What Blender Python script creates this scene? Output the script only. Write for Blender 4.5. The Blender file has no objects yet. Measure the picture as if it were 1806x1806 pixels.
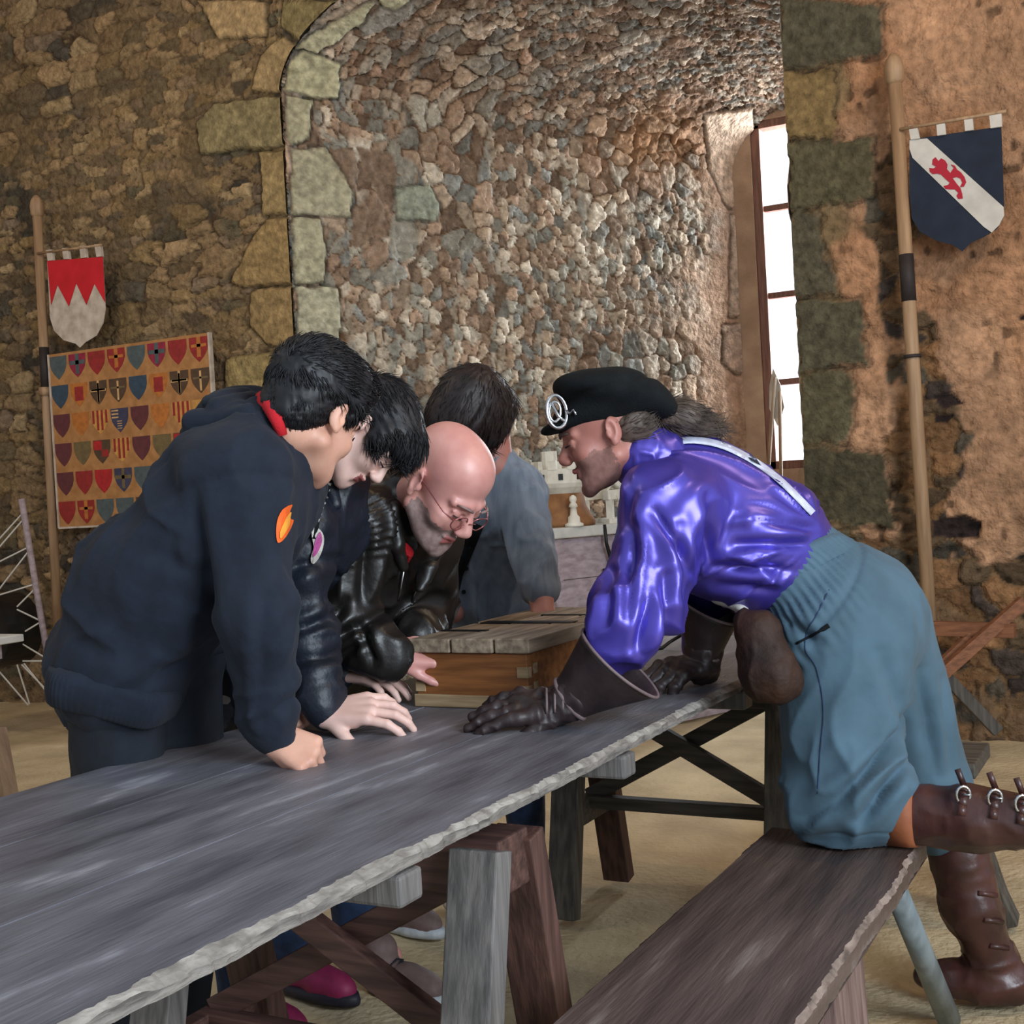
import bpy, bmesh, math, random
import numpy as np
from mathutils import Vector, Matrix, Euler
rnd = random.Random(7)
SC = bpy.context.scene
COL = SC.collection

# ------------------------------------------------------------------ camera
F = 2250.0; CH = 1.22; YAW = math.radians(28); ROLL = math.radians(3.2); PIT = -36/2250.0
_z = np.array([0, 0, 1.0])
_f0 = np.array([-math.sin(YAW), math.cos(YAW), 0]); _r0 = np.array([math.cos(YAW), math.sin(YAW), 0])
_f = math.cos(PIT)*_f0 + math.sin(PIT)*_z; _u0 = math.cos(PIT)*_z - math.sin(PIT)*_f0
_R = math.cos(ROLL)*_r0 - math.sin(ROLL)*_u0; _U = math.sin(ROLL)*_r0 + math.cos(ROLL)*_u0
_C = np.array([0, 0, CH])
cam = bpy.data.cameras.new('camera'); cam.sensor_width = 36; cam.lens = 36*F/1806; cam.clip_start = .05
co = bpy.data.objects.new('camera', cam); COL.objects.link(co)
co.matrix_world = Matrix(((_R[0], _U[0], -_f[0], 0), (_R[1], _U[1], -_f[1], 0), (_R[2], _U[2], -_f[2], CH), (0, 0, 0, 1)))
SC.camera = co
# survey helpers: sight line through a photo point, cut with a real plane of the room
def ray(px, py): return _f + _R*(px-903)/F - _U*(py-903)/F
def zz(px, py, h): d = ray(px, py); return _C + d*((h-CH)/d[2])
def yy(px, py, y): d = ray(px, py); return _C + d*(y/d[1])
def dd(px, py, dep): return _C + ray(px, py)*dep
def proj(P):
    v = P-_C; w = v@_f
    return 903+F*(v@_R)/w, 903-F*(v@_U)/w

# ------------------------------------------------------------------ world, lights, exposure
W = bpy.data.worlds.new('world'); SC.world = W; W.use_nodes = True
bg = W.node_tree.nodes['Background']; bg.inputs[0].default_value = (.80, .90, 1.0, 1); bg.inputs[1].default_value = .58
_t = W.node_tree; _g = _t.nodes.new('ShaderNodeTexCoord'); _d = _t.nodes.new('ShaderNodeVectorMath'); _d.operation = 'DOT_PRODUCT'; _d.inputs[1].default_value = (0, 1, 0)
_m = _t.nodes.new('ShaderNodeMapRange'); _m.inputs[1].default_value = .5; _m.inputs[2].default_value = .9; _m.inputs[3].default_value = .50; _m.inputs[4].default_value = 1.7   # the sky is brightest on the window side
_t.links.new(_g.outputs['Generated'], _d.inputs[0]); _t.links.new(_d.outputs['Value'], _m.inputs[0]); _t.links.new(_m.outputs[0], bg.inputs[1])
def area(name, loc, target, sx, sy, power, color):
    l = bpy.data.lights.new(name, 'AREA'); l.shape = 'RECTANGLE'; l.size = sx; l.size_y = sy; l.energy = power; l.color = color
    o = bpy.data.objects.new(name, l); COL.objects.link(o); o.location = loc
    o.rotation_euler = (Vector(target)-Vector(loc)).to_track_quat('-Z', 'Y').to_euler(); return o
area('window_daylight', (-1.75, 8.75, 2.5), (-3.3, 7.0, 2.1), .9, 2.4, 270, (.82, .92, 1.0))       # daylight outside the tall window
area('doorway_daylight', (2.6, .1, 2.3), (-1.2, 2.8, .9), 1.6, 2.2, 190, (.80, .90, 1.0))          # open door behind the photographer
area('hall_lamp', (.9, 3.1, 4.3), (-.9, 6.0, 2.4), .5, .5, 36, (1.0, .72, .42))                       # warm lamp of the hall
area('hall_lamp', (-4.6, 2.2, 4.6), (-5.6, 6.0, 2.2), .6, .6, 36, (1.0, .82, .58))
SC.view_settings.view_transform = 'Standard'; SC.view_settings.look = 'None'
SC.view_settings.gamma = 1; SC.view_settings.use_curve_mapping = False
SC.view_settings.exposure = 0.35

# ------------------------------------------------------------------ numpy noise
def _hash(i, j, k, s):
    h = (i.astype(np.int64)*374761393 + j.astype(np.int64)*668265263 + k.astype(np.int64)*2147483647 + s*1274126177) & 0xffffffff
    h = ((h ^ (h >> 13))*1103515245) & 0xffffffff
    h = ((h ^ (h >> 16))*2246822519) & 0xffffffff
    return ((h ^ (h >> 15)) & 0xffffff)/float(0xffffff)
def vnoise(P, s=0):
    P = np.asarray(P, float); I = np.floor(P); f = P-I; I = I.astype(np.int64); f = f*f*f*(f*(f*6-15)+10); r = 0
    for a in (0, 1):
        for b in (0, 1):
            for c in (0, 1):
                w = (f[:, 0] if a else 1-f[:, 0])*(f[:, 1] if b else 1-f[:, 1])*(f[:, 2] if c else 1-f[:, 2])
                r = r + w*_hash(I[:, 0]+a, I[:, 1]+b, I[:, 2]+c, s)
    return r*2-1
def fbm(P, s=0, o=3):
    r = 0; a = 1.0
    for i in range(o): r = r + a*vnoise(P*2.03**i, s+i); a *= .5
    return r
def voro(u, v, s=0):
    iu = np.floor(u).astype(np.int64); iv = np.floor(v).astype(np.int64)
    b1 = np.full(u.shape, 9.0); b2 = np.full(u.shape, 9.0); r = np.zeros(u.shape); r2 = np.zeros(u.shape); z = np.zeros_like(iu)
    for a in (-1, 0, 1):
        for b in (-1, 0, 1):
            cu = iu+a; cv = iv+b
            x = cu+.1+.8*_hash(cu, cv, z, s); y = cv+.1+.8*_hash(cu, cv, z, s+1)
            d = np.hypot(u-x, v-y)
            m = d < b1; h = _hash(cu, cv, z, s+2); g = _hash(cu, cv, z, s+3)
            b2 = np.where(m, b1, np.minimum(b2, d)); r = np.where(m, h, r); r2 = np.where(m, g, r2); b1 = np.where(m, d, b1)
    return b1, b2-b1, r, r2
def sst(a, b, x): t = np.clip((x-a)/(b-a), 0, 1); return t*t*(3-2*t)
def inpoly(x, y, poly):
    r = np.zeros(x.shape, bool); n = len(poly); j = n-1
    for i in range(n):
        xi, yi = poly[i]; xj, yj = poly[j]
        c = ((yi > y) != (yj > y)) & (x < (xj-xi)*(y-yi)/((yj-yi) or 1e-9)+xi); r ^= c; j = i
    return r
def polydist(x, y, poly):
    r = np.full(x.shape, 1e9); n = len(poly)
    for i in range(n):
        ax, ay = poly[i-1]; bx, by = poly[i]; dx, dy = bx-ax, by-ay
        t = np.clip(((x-ax)*dx+(y-ay)*dy)/(dx*dx+dy*dy+1e-9), 0, 1)
        r = np.minimum(r, np.hypot(x-ax-t*dx, y-ay-t*dy))
    return np.where(inpoly(x, y, poly), r, -r)

# ------------------------------------------------------------------ materials
def _n(t, k, **kw):
    n = t.nodes.new(k)
    for a, b in kw.items(): setattr(n, a, b)
    return n
def s2l(c): return tuple((x/12.92 if x <= .04045 else ((x+.055)/1.055)**2.4) for x in c)
def hx(h): h = h.lstrip('#'); return s2l(tuple(int(h[i:i+2], 16)/255 for i in (0, 2, 4)))
def mat(name, c1, c2=None, rough=.6, scale=8, stretch=(1, 1, 1), bump=.2, bscale=60, bstretch=None, metal=0, coat=0, sheen=0, spec=.5, c3=None, attr=False, rvar=0, bdist=.004, detail=5, trans=0, sss=0, lo=.35, hi=.65, aniso=0):
    m = bpy.data.materials.new(name); m.use_nodes = True; t = m.node_tree; L = t.links
    b = t.nodes['Principled BSDF']; b.inputs['Roughness'].default_value = rough; b.inputs['Metallic'].default_value = metal
    b.inputs['Coat Weight'].default_value = coat; b.inputs['Coat Roughness'].default_value = .25
    b.inputs['Sheen Weight'].default_value = sheen; b.inputs['Specular IOR Level'].default_value = spec
    b.inputs['Anisotropic'].default_value = aniso
    if sss: b.inputs['Subsurface Weight'].default_value = sss; b.inputs['Subsurface Radius'].default_value = (.012, .005, .003); b.inputs['Subsurface Scale'].default_value = 1
    tc = _n(t, 'ShaderNodeTexCoord'); mp = _n(t, 'ShaderNodeMapping'); mp.inputs['Scale'].default_value = stretch
    L.new(tc.outputs['Object'], mp.inputs[0])
    no = _n(t, 'ShaderNodeTexNoise'); no.inputs['Scale'].default_value = scale; no.inputs['Detail'].default_value = detail; L.new(mp.outputs[0], no.inputs[0])
    rp = _n(t, 'ShaderNodeValToRGB'); c2 = c2 or c1
    rp.color_ramp.elements[0].position = lo; rp.color_ramp.elements[1].position = hi
    rp.color_ramp.elements[0].color = (*c1, 1); rp.color_ramp.elements[1].color = (*c2, 1)
    if c3: e = rp.color_ramp.elements.new(min(.97, hi+.14)); e.color = (*c3, 1)
    L.new(no.outputs[0], rp.inputs[0]); out = rp.outputs[0]
    if attr:
        a = _n(t, 'ShaderNodeVertexColor', layer_name='col'); mx = _n(t, 'ShaderNodeMix', data_type='RGBA', blend_type='MULTIPLY')
        mx.inputs[0].default_value = 1; L.new(a.outputs[0], mx.inputs[6]); L.new(out, mx.inputs[7]); out = mx.outputs[2]
    L.new(out, b.inputs['Base Color'])
    if rvar:
        mr = _n(t, 'ShaderNodeMapRange'); mr.inputs[3].default_value = rough-rvar; mr.inputs[4].default_value = rough+rvar
        mr.inputs[1].default_value = .3; mr.inputs[2].default_value = .7
        L.new(no.outputs[0], mr.inputs[0]); L.new(mr.outputs[0], b.inputs['Roughness'])
    if bump:
        mp2 = _n(t, 'ShaderNodeMapping'); mp2.inputs['Scale'].default_value = bstretch or stretch; L.new(tc.outputs['Object'], mp2.inputs[0])
        n2 = _n(t, 'ShaderNodeTexNoise'); n2.inputs['Scale'].default_value = bscale; n2.inputs['Detail'].default_value = 4; L.new(mp2.outputs[0], n2.inputs[0])
        bp = _n(t, 'ShaderNodeBump'); bp.inputs['Strength'].default_value = bump; bp.inputs['Distance'].default_value = bdist
        L.new(n2.outputs[0], bp.inputs['Height']); L.new(bp.outputs[0], b.inputs['Normal'])
    return m
def wood(name, c1, c2, c3=None, axis=1, rough=.6, scale=9, bump=.5, **kw):
    s = [7, 7, 7]; s[axis] = .6
    return mat(name, c1, c2, rough=rough, scale=scale, stretch=tuple(s), bump=bump, bscale=22, c3=c3, **kw)
M = {}
M['rock'] = mat('rubble_stone', (.66, .64, .62), (1.36, 1.34, 1.32), rough=.92, scale=24, bump=1.0, bscale=46, attr=True, bdist=.016, spec=.25, detail=9, lo=.28, hi=.72)
M['sand'] = mat('sand_floor', hx('#ab9a7c'), hx('#c6b492'), rough=.95, scale=3.2, bump=.7, bscale=45, c3=hx('#d6c5a4'), bdist=.012, spec=.2, detail=8)
M['table'] = mat('weathered_tabletop', hx('#4b4a50'), hx('#727178'), c3=hx('#a5a4ac'), stretch=(5, 1.1, 5), bump=.5, bscale=22, bstretch=(7, .6, 7), rough=.46, scale=3.4, rvar=.08, bdist=.003, spec=.45, detail=9, lo=.3, hi=.62)
M['splinter'] = mat('worn_pale_wood_edge', hx('#6b655e'), hx('#9c958c'), rough=.8, scale=40, stretch=(1, .5, 1), bump=.8, bscale=60, bdist=.006)
M['greywood'] = wood('grey_wood', hx('#54514f'), hx('#76716e'), axis=2, rough=.6, bdist=.003)
M['redwood'] = wood('reddish_brown_wood', hx('#3c2722'), hx('#5d4038'), axis=2, rough=.6, bdist=.003)
M['redwoodx'] = wood('reddish_brown_rail', hx('#3c2722'), hx('#5d4038'), axis=0, rough=.6, bdist=.003)
M['brownwood'] = wood('dark_brown_wood', hx('#43372e'), hx('#65564a'), axis=0, rough=.6, bdist=.003)
M['darkwood'] = wood('dark_weathered_wood', hx('#34302b'), hx('#544e46'), axis=2, rough=.65, bdist=.003)
M['darkwoodx'] = wood('dark_weathered_rail', hx('#34302b'), hx('#544e46'), axis=0, rough=.65, bdist=.003)
M['bench'] = wood('worn_bench_plank', hx('#352b28'), hx('#5a4b45'), c3=hx('#857a74'), rough=.46, scale=3.4, rvar=.1, bdist=.004, detail=9, lo=.3, hi=.6)
M['benchleg'] = wood('mauve_brown_board', hx('#5a4440'), hx('#7d6660'), axis=2, rough=.6, bdist=.003)
M['boxwood'] = wood('honey_brown_wood', hx('#6f4322'), hx('#965f33'), axis=0, rough=.5, bdist=.002)
M['boxside'] = wood('honey_brown_wood_side', hx('#6b4526'), hx('#8f6840'), axis=1, rough=.5, bdist=.002)
M['boxpale'] = wood('pale_worn_wood', hx('#8a7050'), hx('#b59a76'), c3=hx('#c4ae8c'), axis=0, rough=.6, bdist=.002)
M['boxtop'] = wood('greyed_lid_wood', hx('#6f5f4e'), hx('#a39079'), c3=hx('#b9a78f'), axis=1, rough=.6, bdist=.002)
M['iron'] = mat('black_iron', (.015, .015, .016), (.03, .03, .03), rough=.5, metal=.7)
M['steel'] = mat('polished_buckle', (.55, .55, .56), rough=.25, metal=1, bump=0)
M['pole'] = wood('pale_pole_wood', hx('#8a6c50'), hx('#a88a6a'), axis=2, rough=.6, scale=5, bdist=.002)
M['winframe'] = wood('red_brown_window_frame', hx('#6b4233'), hx('#8a5a48'), axis=2, rough=.5)
M['plank'] = wood('mauve_grey_planks', hx('#85767a'), hx('#a3949a'), axis=1, rough=.7, scale=6)
M['orangewood'] = wood('orange_brown_wood', hx('#6a4128'), hx('#875739'), axis=0, rough=.7)
M['red'] = mat('red_cloth', hx('#b81420'), hx('#c91c28'), rough=.9, bump=.3, bscale=300)
M['cream'] = mat('cream_cloth', hx('#a89a8c'), hx('#c9bcae'), rough=.9, bump=.3, bscale=300, scale=14)
M['white'] = mat('white_cloth', hx('#b5b0a8'), hx('#cac6be'), rough=.9, bump=.3, bscale=300)
M['navy'] = mat('navy_cloth', hx('#131c2c'), hx('#1b2638'), rough=.9, bump=.3, bscale=300)
M['crimson'] = mat('crimson_print', hx('#a3142c'), rough=.8, bump=0)
M['boardbg'] = mat('ochre_panel', hx('#9a6a3c'), hx('#b07e4c'), rough=.7, scale=20, bump=.1)
def flat(n, h, r=.7, **k): 
    if n not in M: M[n] = mat(n, tuple(x*.82 for x in hx(h)), tuple(min(1, x*1.12) for x in hx(h)), rough=r, scale=40, bump=.12, bscale=200, **k)
    return M[n]
M['hoodie'] = mat('navy_black_fleece', hx('#111825'), hx('#18202f'), rough=.95, scale=20, bump=.55, bscale=16, sheen=.02, bdist=.012)
M['sweat'] = mat('dark_trackpants', hx('#10151e'), hx('#161d28'), rough=.85, scale=20, bump=.5, bscale=14, bdist=.012)
M['nylon'] = mat('black_nylon', hx('#121823'), hx('#171e2a'), rough=.5, scale=20, bump=.5, bscale=26, bdist=.01)
M['leather'] = mat('black_leather', hx('#141210'), hx('#1e1a18'), rough=.40, scale=20, bump=.35, bscale=90, bdist=.002, spec=.5)
M['glove'] = mat('dark_brown_leather', hx('#241a1a'), hx('#352829'), rough=.48, scale=20, bump=.4, bscale=90, bdist=.002)
M['boot'] = mat('oxblood_boot_leather', hx('#2e1a18'), hx('#4a2a25'), rough=.36, scale=12, bump=.4, bscale=70, bdist=.002)
M['tan'] = mat('tan_boot_lining', hx('#7a4226'), hx('#8f5231'), rough=.7, scale=20)
M['pouch'] = mat('brown_pouch_leather', hx('#22140e'), hx('#3a2419'), rough=.68, scale=12, bump=.6, bscale=50, bdist=.006, spec=.3)
M['satin'] = mat('violet_satin', hx('#473b9c'), hx('#5247b2'), rough=.36, scale=6, bump=.06, bscale=30, spec=.9, metal=.55)
M['slate'] = mat('slate_blue_cotton', hx('#3b525f'), hx('#466070'), rough=.85, scale=9, bump=.35, bscale=22, sheen=.05, bdist=.006)
M['shirt'] = mat('grey_blue_shirt', hx('#66707e'), hx('#7d8794'), rough=.85, scale=40, stretch=(1, 1, .1), bump=.2, bscale=300)
M['denim'] = mat('blue_denim', hx('#16263f'), hx('#22385a'), rough=.85, scale=30, bump=.3, bscale=300)
M['felt'] = mat('black_felt', hx('#0d1012'), hx('#15191b'), rough=.95, scale=20, bump=.4, bscale=200, spec=.2)
M['skin'] = mat('skin', hx('#c9957f'), hx('#d9a68f'), rough=.5, scale=18, bump=.12, bscale=220, sss=.15, bdist=.001)
M['skinpale'] = mat('pale_skin', hx('#d8b0a4'), hx('#e3bdb0'), rough=.5, scale=18, bump=.1, bscale=220, sss=.15, bdist=.001)
M['skinpink'] = mat('ruddy_skin', hx('#cb8d84'), hx('#d99f94'), rough=.40, scale=18, bump=.14, bscale=220, sss=.15, bdist=.001)
M['skinred'] = mat('weathered_skin', hx('#a0665a'), hx('#b2786a'), rough=.5, scale=18, bump=.2, bscale=220, sss=.15, bdist=.001)
M['hairblack'] = mat('black_hair', hx('#0c0c10'), hx('#17171c'), rough=.55, scale=30, bump=.2)
M['hairbrown'] = mat('dark_brown_hair', hx('#150c0c'), hx('#241615'), rough=.55, scale=30, bump=.2)
M['hairgrey'] = mat('brown_grey_hair', hx('#3a2e27'), hx('#5c4d42'), rough=.6, scale=30, bump=.2)
M['stubble'] = mat('grey_stubble', hx('#7f6660'), hx('#9c847d'), rough=.8, scale=60, bump=.3)
M['darkstubble'] = mat('dark_stubble', hx('#7a544c'), hx('#8f665c'), rough=.8, scale=60, bump=.3)
M['gold'] = mat('glasses_wire', (.35, .12, .12), rough=.3, metal=.6, bump=0)
M['model'] = mat('cream_painted_plaster', hx('#c2bcae'), hx('#d8d3c6'), rough=.7, scale=15)
M['mound'] = mat('ochre_brown_mound', hx('#6b4526'), hx('#8a5e38'), rough=.8, scale=15)

# ------------------------------------------------------------------ objects
ORG = {}
def thing(name, label, cat, loc=(0, 0, 0), group=None):
    o = bpy.data.objects.new(name, None); COL.objects.link(o); o.location = loc; o.empty_display_size = .05
    o['label'] = label; o['category'] = cat
    if group: o['group'] = group
    ORG[o.name] = np.array(loc, float); return o
def put(name, V, Fc, m, parent=None, smooth=True, label=None, cat=None, kind=None, group=None, mi=None, origin=None):
    V = np.asarray(V, float)
    og = ORG[parent.name] if parent is not None else (V.min(0)*[1, 1, 1]+V.max(0)*[1, 1, 0])/np.array([2, 2, 1]) if origin is None else np.array(origin, float)
    if parent is None and origin is None: og = np.array([(V[:, 0].min()+V[:, 0].max())/2, (V[:, 1].min()+V[:, 1].max())/2, V[:, 2].min()])
    me = bpy.data.meshes.new(name); me.from_pydata((V-og).tolist(), [], Fc if isinstance(Fc, list) else Fc.tolist())
    for x in (m if isinstance(m, (list, tuple)) else [m]): me.materials.append(x)
    me.polygons.foreach_set('use_smooth', [smooth]*len(me.polygons))
    if mi is not None: me.polygons.foreach_set('material_index', [int(q) for q in mi])
    me.update()
    o = bpy.data.objects.new(name, me); COL.objects.link(o)
    if parent is not None: o.parent = parent
    else: o.location = og
    ORG[o.name] = og
    if label: o['label'] = label
    if cat: o['category'] = cat
    if kind: o['kind'] = kind
    if group: o['group'] = group
    return o
def setcol(o, C):
    me = o.data; a = me.color_attributes.new('col', 'FLOAT_COLOR', 'POINT')
    a.data.foreach_set('color', np.concatenate([C, np.ones((len(C), 1))], 1).astype(np.float32).ravel())
def bevel(o, w=.003, seg=2):
    b = o.modifiers.new('bevel', 'BEVEL'); b.width = w; b.segments = seg; b.limit_method = 'ANGLE'; b.angle_limit = .6
    return o
class MB:
    def __init__(s): s.v = []; s.f = []; s.mi = []
    def add(s, V, Fc, mi=0):
        n = len(s.v); s.v += [tuple(map(float, p)) for p in V]; s.f += [tuple(i+n for i in q) for q in Fc]; s.mi += [mi]*len(Fc); return s
    def box(s, lo, hi, mi=0):
        x0, y0, z0 = lo; x1, y1, z1 = hi
        return s.add([(x0, y0, z0), (x1, y0, z0), (x1, y1, z0), (x0, y1, z0), (x0, y0, z1), (x1, y0, z1), (x1, y1, z1), (x0, y1, z1)],
                     [(3, 2, 1, 0), (4, 5, 6, 7), (0, 1, 5, 4), (1, 2, 6, 5), (2, 3, 7, 6), (3, 0, 4, 7)], mi)
    def beam(s, A, B, w, h, up=(0, 0, 1), mi=0, n=1, jit=0, w2=None, h2=None):
        A = np.array(A, float); B = np.array(B, float); d = B-A; d /= np.linalg.norm(d); up = np.array(up, float)
        x = np.cross(d, up); x /= np.linalg.norm(x); y = np.cross(x, d); V = []; w2 = w2 or w; h2 = h2 or h
        for i in range(n+1):
            t = i/n; c = A+(B-A)*t; ww = w+(w2-w)*t; hh = h+(h2-h)*t
            for a, b in ((-1, -1), (1, -1), (1, 1), (-1, 1)):
                V.append(c+x*a*ww/2*(1+rnd.uniform(-jit, jit))+y*b*hh/2*(1+rnd.uniform(-jit, jit)))
        Q = [(3, 2, 1, 0), tuple(4*n+i for i in range(4))]
        for i in range(n):
            for j in range(4): Q.append((4*i+j, 4*i+(j+1) % 4, 4*i+4+(j+1) % 4, 4*i+4+j))
        return s.add(V, Q, mi)
    def tube(s, P, r, n=10, mi=0, closed=False):
        P = [np.array(p, float) for p in P]; m = len(P); rr = r if isinstance(r, (list, tuple)) else [r]*m; V = []; ref = None
        for i in range(m):
            d = (P[(i+1) % m]-P[i-1]) if closed else (P[min(i+1, m-1)]-P[max(i-1, 0)])
            d = d/(np.linalg.norm(d)+1e-12)
            if ref is None: ref = np.cross(d, [0, 0, 1]) if abs(d[2]) < .9 else np.cross(d, [1, 0, 0])
            ref = ref-d*(ref@d); ref /= np.linalg.norm(ref)+1e-12; b = np.cross(d, ref)
            for k in range(n): a = 2*math.pi*k/n; V.append(P[i]+rr[i]*(math.cos(a)*ref+math.sin(a)*b))
        Q = []
        for i in range(m if closed else m-1):
            i2 = (i+1) % m
            for k in range(n): Q.append((i*n+k, i*n+(k+1) % n, i2*n+(k+1) % n, i2*n+k))
        if not closed: Q += [tuple(range(n))[::-1], tuple((m-1)*n+k for k in range(n))]
        return s.add(V, Q, mi)
    def lathe(s, c, prof, n=24, mi=0):
        V = []; c = np.array(c, float)
        for r, z in prof:
            for k in range(n): a = 2*math.pi*k/n; V.append(c+[r*math.cos(a), r*math.sin(a), z])
        Q = []
        for i in range(len(prof)-1):
            for k in range(n): Q.append((i*n+k, i*n+(k+1) % n, (i+1)*n+(k+1) % n, (i+1)*n+k))
        Q += [tuple(range(n))[::-1], tuple((len(prof)-1)*n+k for k in range(n))]
        return s.add(V, Q, mi)
    def prism(s, poly, n, t, mi=0):      # 3-D outline poly, thickness t along n
        n = np.array(n, float)*t; P = [np.array(p, float) for p in poly]; k = len(P)
        V = P+[p+n for p in P]
        return s.add(V, [tuple(range(k))[::-1], tuple(range(k, 2*k))]+[(i, (i+1) % k, k+(i+1) % k, k+i) for i in range(k)], mi)
    def put(s, name, m, parent=None, smooth=False, bev=0, **kw):
        o = put(name, s.v, s.f, m, parent, smooth, mi=s.mi, **kw)
        if bev: bevel(o, bev)
        return o

# ================================================================== THE HALL
def C3(h): return np.array(hx(h))
def pick(r, pal): return np.array([C3(h) for h in pal])[np.minimum((r*len(pal)).astype(int), len(pal)-1)]
def stones(u, v, s, pal, mortar, relief, gap=.13):
    P = np.stack([u, v, np.zeros_like(u)], 1)
    u = u+.34*vnoise(P*1.1, s+50)+.05*vnoise(P*3.7, s+52); v = v+.30*vnoise(P*1.1, s+60)+.05*vnoise(P*3.7, s+62)
    d1, e, r, r2 = voro(u, v, s)
    k = sst(.01, gap+.09, e+.05*vnoise(P*6, s+3)); hgt = relief*(k*(.35+.9*r2)+.22*fbm(P*3.2, s+9)+.2*k*vnoise(P*7.5, s+11)+k*(.5*(r-.5)*(u-np.floor(u)-.5)))
    col = pick(r, pal)*(.68+.55*r2)[:, None]*(1+.14*vnoise(P*9, s+14))[:, None]; mk = sst(.02, gap*.8, e)[:, None]
    return hgt, C3(mortar)*(1-mk)+col*mk, e
PAL_L = ['#8a7356', '#75634b', '#5f5546', '#927b5c', '#786755', '#806c50', '#4c473e', '#85704f', '#9c8766', '#6d5d47', '#57503f']
PAL_S = ['#b0a08c', '#999589', '#a8907c', '#c9bcaa', '#86847b', '#8e7866', '#a9a598', '#b5a18c', '#7d6a5a', '#93948e', '#d3c8b6', '#9d8874']
PAL_R = ['#544534', '#413833', '#6a543e', '#4c463c', '#7d5d40']
def blocks(H, Cc, px, py, polys, base, wob=2.2, soft=3, s=0):
    for i, pg in enumerate(polys):
        pg, colr = pg
        d = polydist(px, py, pg)+wob*fbm(np.stack([px/22, py/22, px*0], 1), s+i, 3)
        m = sst(-1, soft, d)[:, None]; g = sst(-6, 0, d)*(1-sst(0, 4, d))
        P = np.stack([px/9, py/9, px*0+i], 1); n = fbm(P, 5, 3)
        Cc[:] = Cc*(1-m)+(C3(colr)*(1+.22*n)[:, None])*m
        Cc[:] = Cc*(1-.55*(sst(-5, -1, d)*(1-sst(0, 3, d))))[:, None]
        H[:] = H*(1-m[:, 0])+(base+.0025*n)*m[:, 0]-.012*g
# traced outlines of the dressed corner blocks of the opening (photo points, cut with the wall's own plane)
Q_FRONT = [([(345, 0), (470, 0), (468, 62), (385, 70)], '#a58d68'), ([(495, 0), (560, 0), (600, 0), (560, 62), (548, 96), (495, 45)], '#847753'),
           ([(440, 160), (458, 95), (500, 60), (540, 98), (503, 165)], '#9a8460'), ([(342, 215), (375, 180), (505, 166), (507, 255), (350, 272)], '#877b5a'),
           ([(455, 268), (512, 262), (515, 378), (462, 380)], '#94805a'), ([(402, 500), (440, 420), (468, 384), (520, 384), (522, 500), (420, 507)], '#937c55'),
           ([(436, 540), (440, 510), (522, 504), (526, 610), (470, 612), (440, 575)], '#937c56'), ([(393, 630), (530, 616), (530, 770), (395, 770)], '#96845a'),
           ([(440, 772), (532, 772), (534, 900), (440, 900)], '#937c56'), ([(400, 902), (536, 902), (536, 1100), (400, 1100)], '#937c56')]
Q_RIGHT = [([(1374, -10), (1560, 10), (1565, 95), (1376, 127)], '#4f4b3c'), ([(1382, 250), (1540, 240), (1545, 350), (1392, 375)], '#544f3b'),
           ([(1377, 128), (1470, 120), (1478, 245), (1382, 250)], '#7a6644'), ([(1393, 377), (1440, 368), (1480, 520), (1400, 530)], '#524d3e'),
           ([(1400, 532), (1525, 520), (1530, 645), (1408, 655)], '#504c3c'), ([(1408, 657), (1505, 650), (1512, 750), (1492, 785), (1415, 785)], '#544f3c'),
           ([(1414, 787), (1560, 795), (1575, 930), (1420, 925)], '#474333'), ([(1420, 930), (1500, 935), (1500, 1060), (1425, 1060)], '#524d3c')]
Q_REVEAL = [([(503, 166), (552, 176), (548, 246), (508, 258)], '#a39e84'), ([(512, 262), (575, 258), (600, 300), (622, 340), (620, 384), (515, 378)], '#a49f87'),
            ([(516, 382), (565, 385), (578, 440), (572, 498), (521, 500)], '#aaa68c'), ([(522, 504), (600, 505), (602, 612), (526, 612)], '#aca992'),
            ([(526, 616), (580, 616), (580, 760), (530, 760)], '#aaa68c'), ([(502, 160), (508, 110), (535, 88), (602, 112), (596, 172), (552, 174)], '#ada88a'),
            ([(512, 92), (560, 52), (610, 30), (640, 8), (668, 0), (640, 40), (590, 78), (560, 96), (535, 86)], '#afaa8e'), ([(664, -6), (735, -6), (700, 14), (672, 12)], '#afaa8e')]
YW = 6.0; YB = 8.4; XL = -4.56; XR = -1.61; ZS = 3.60; RISE = .62
XC = (XL+XR)/2; AW = (XR-XL)/2
def arch(x): return ZS+RISE*np.sqrt(np.clip(1-((x-XC)/AW)**2, 0, 1))
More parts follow.
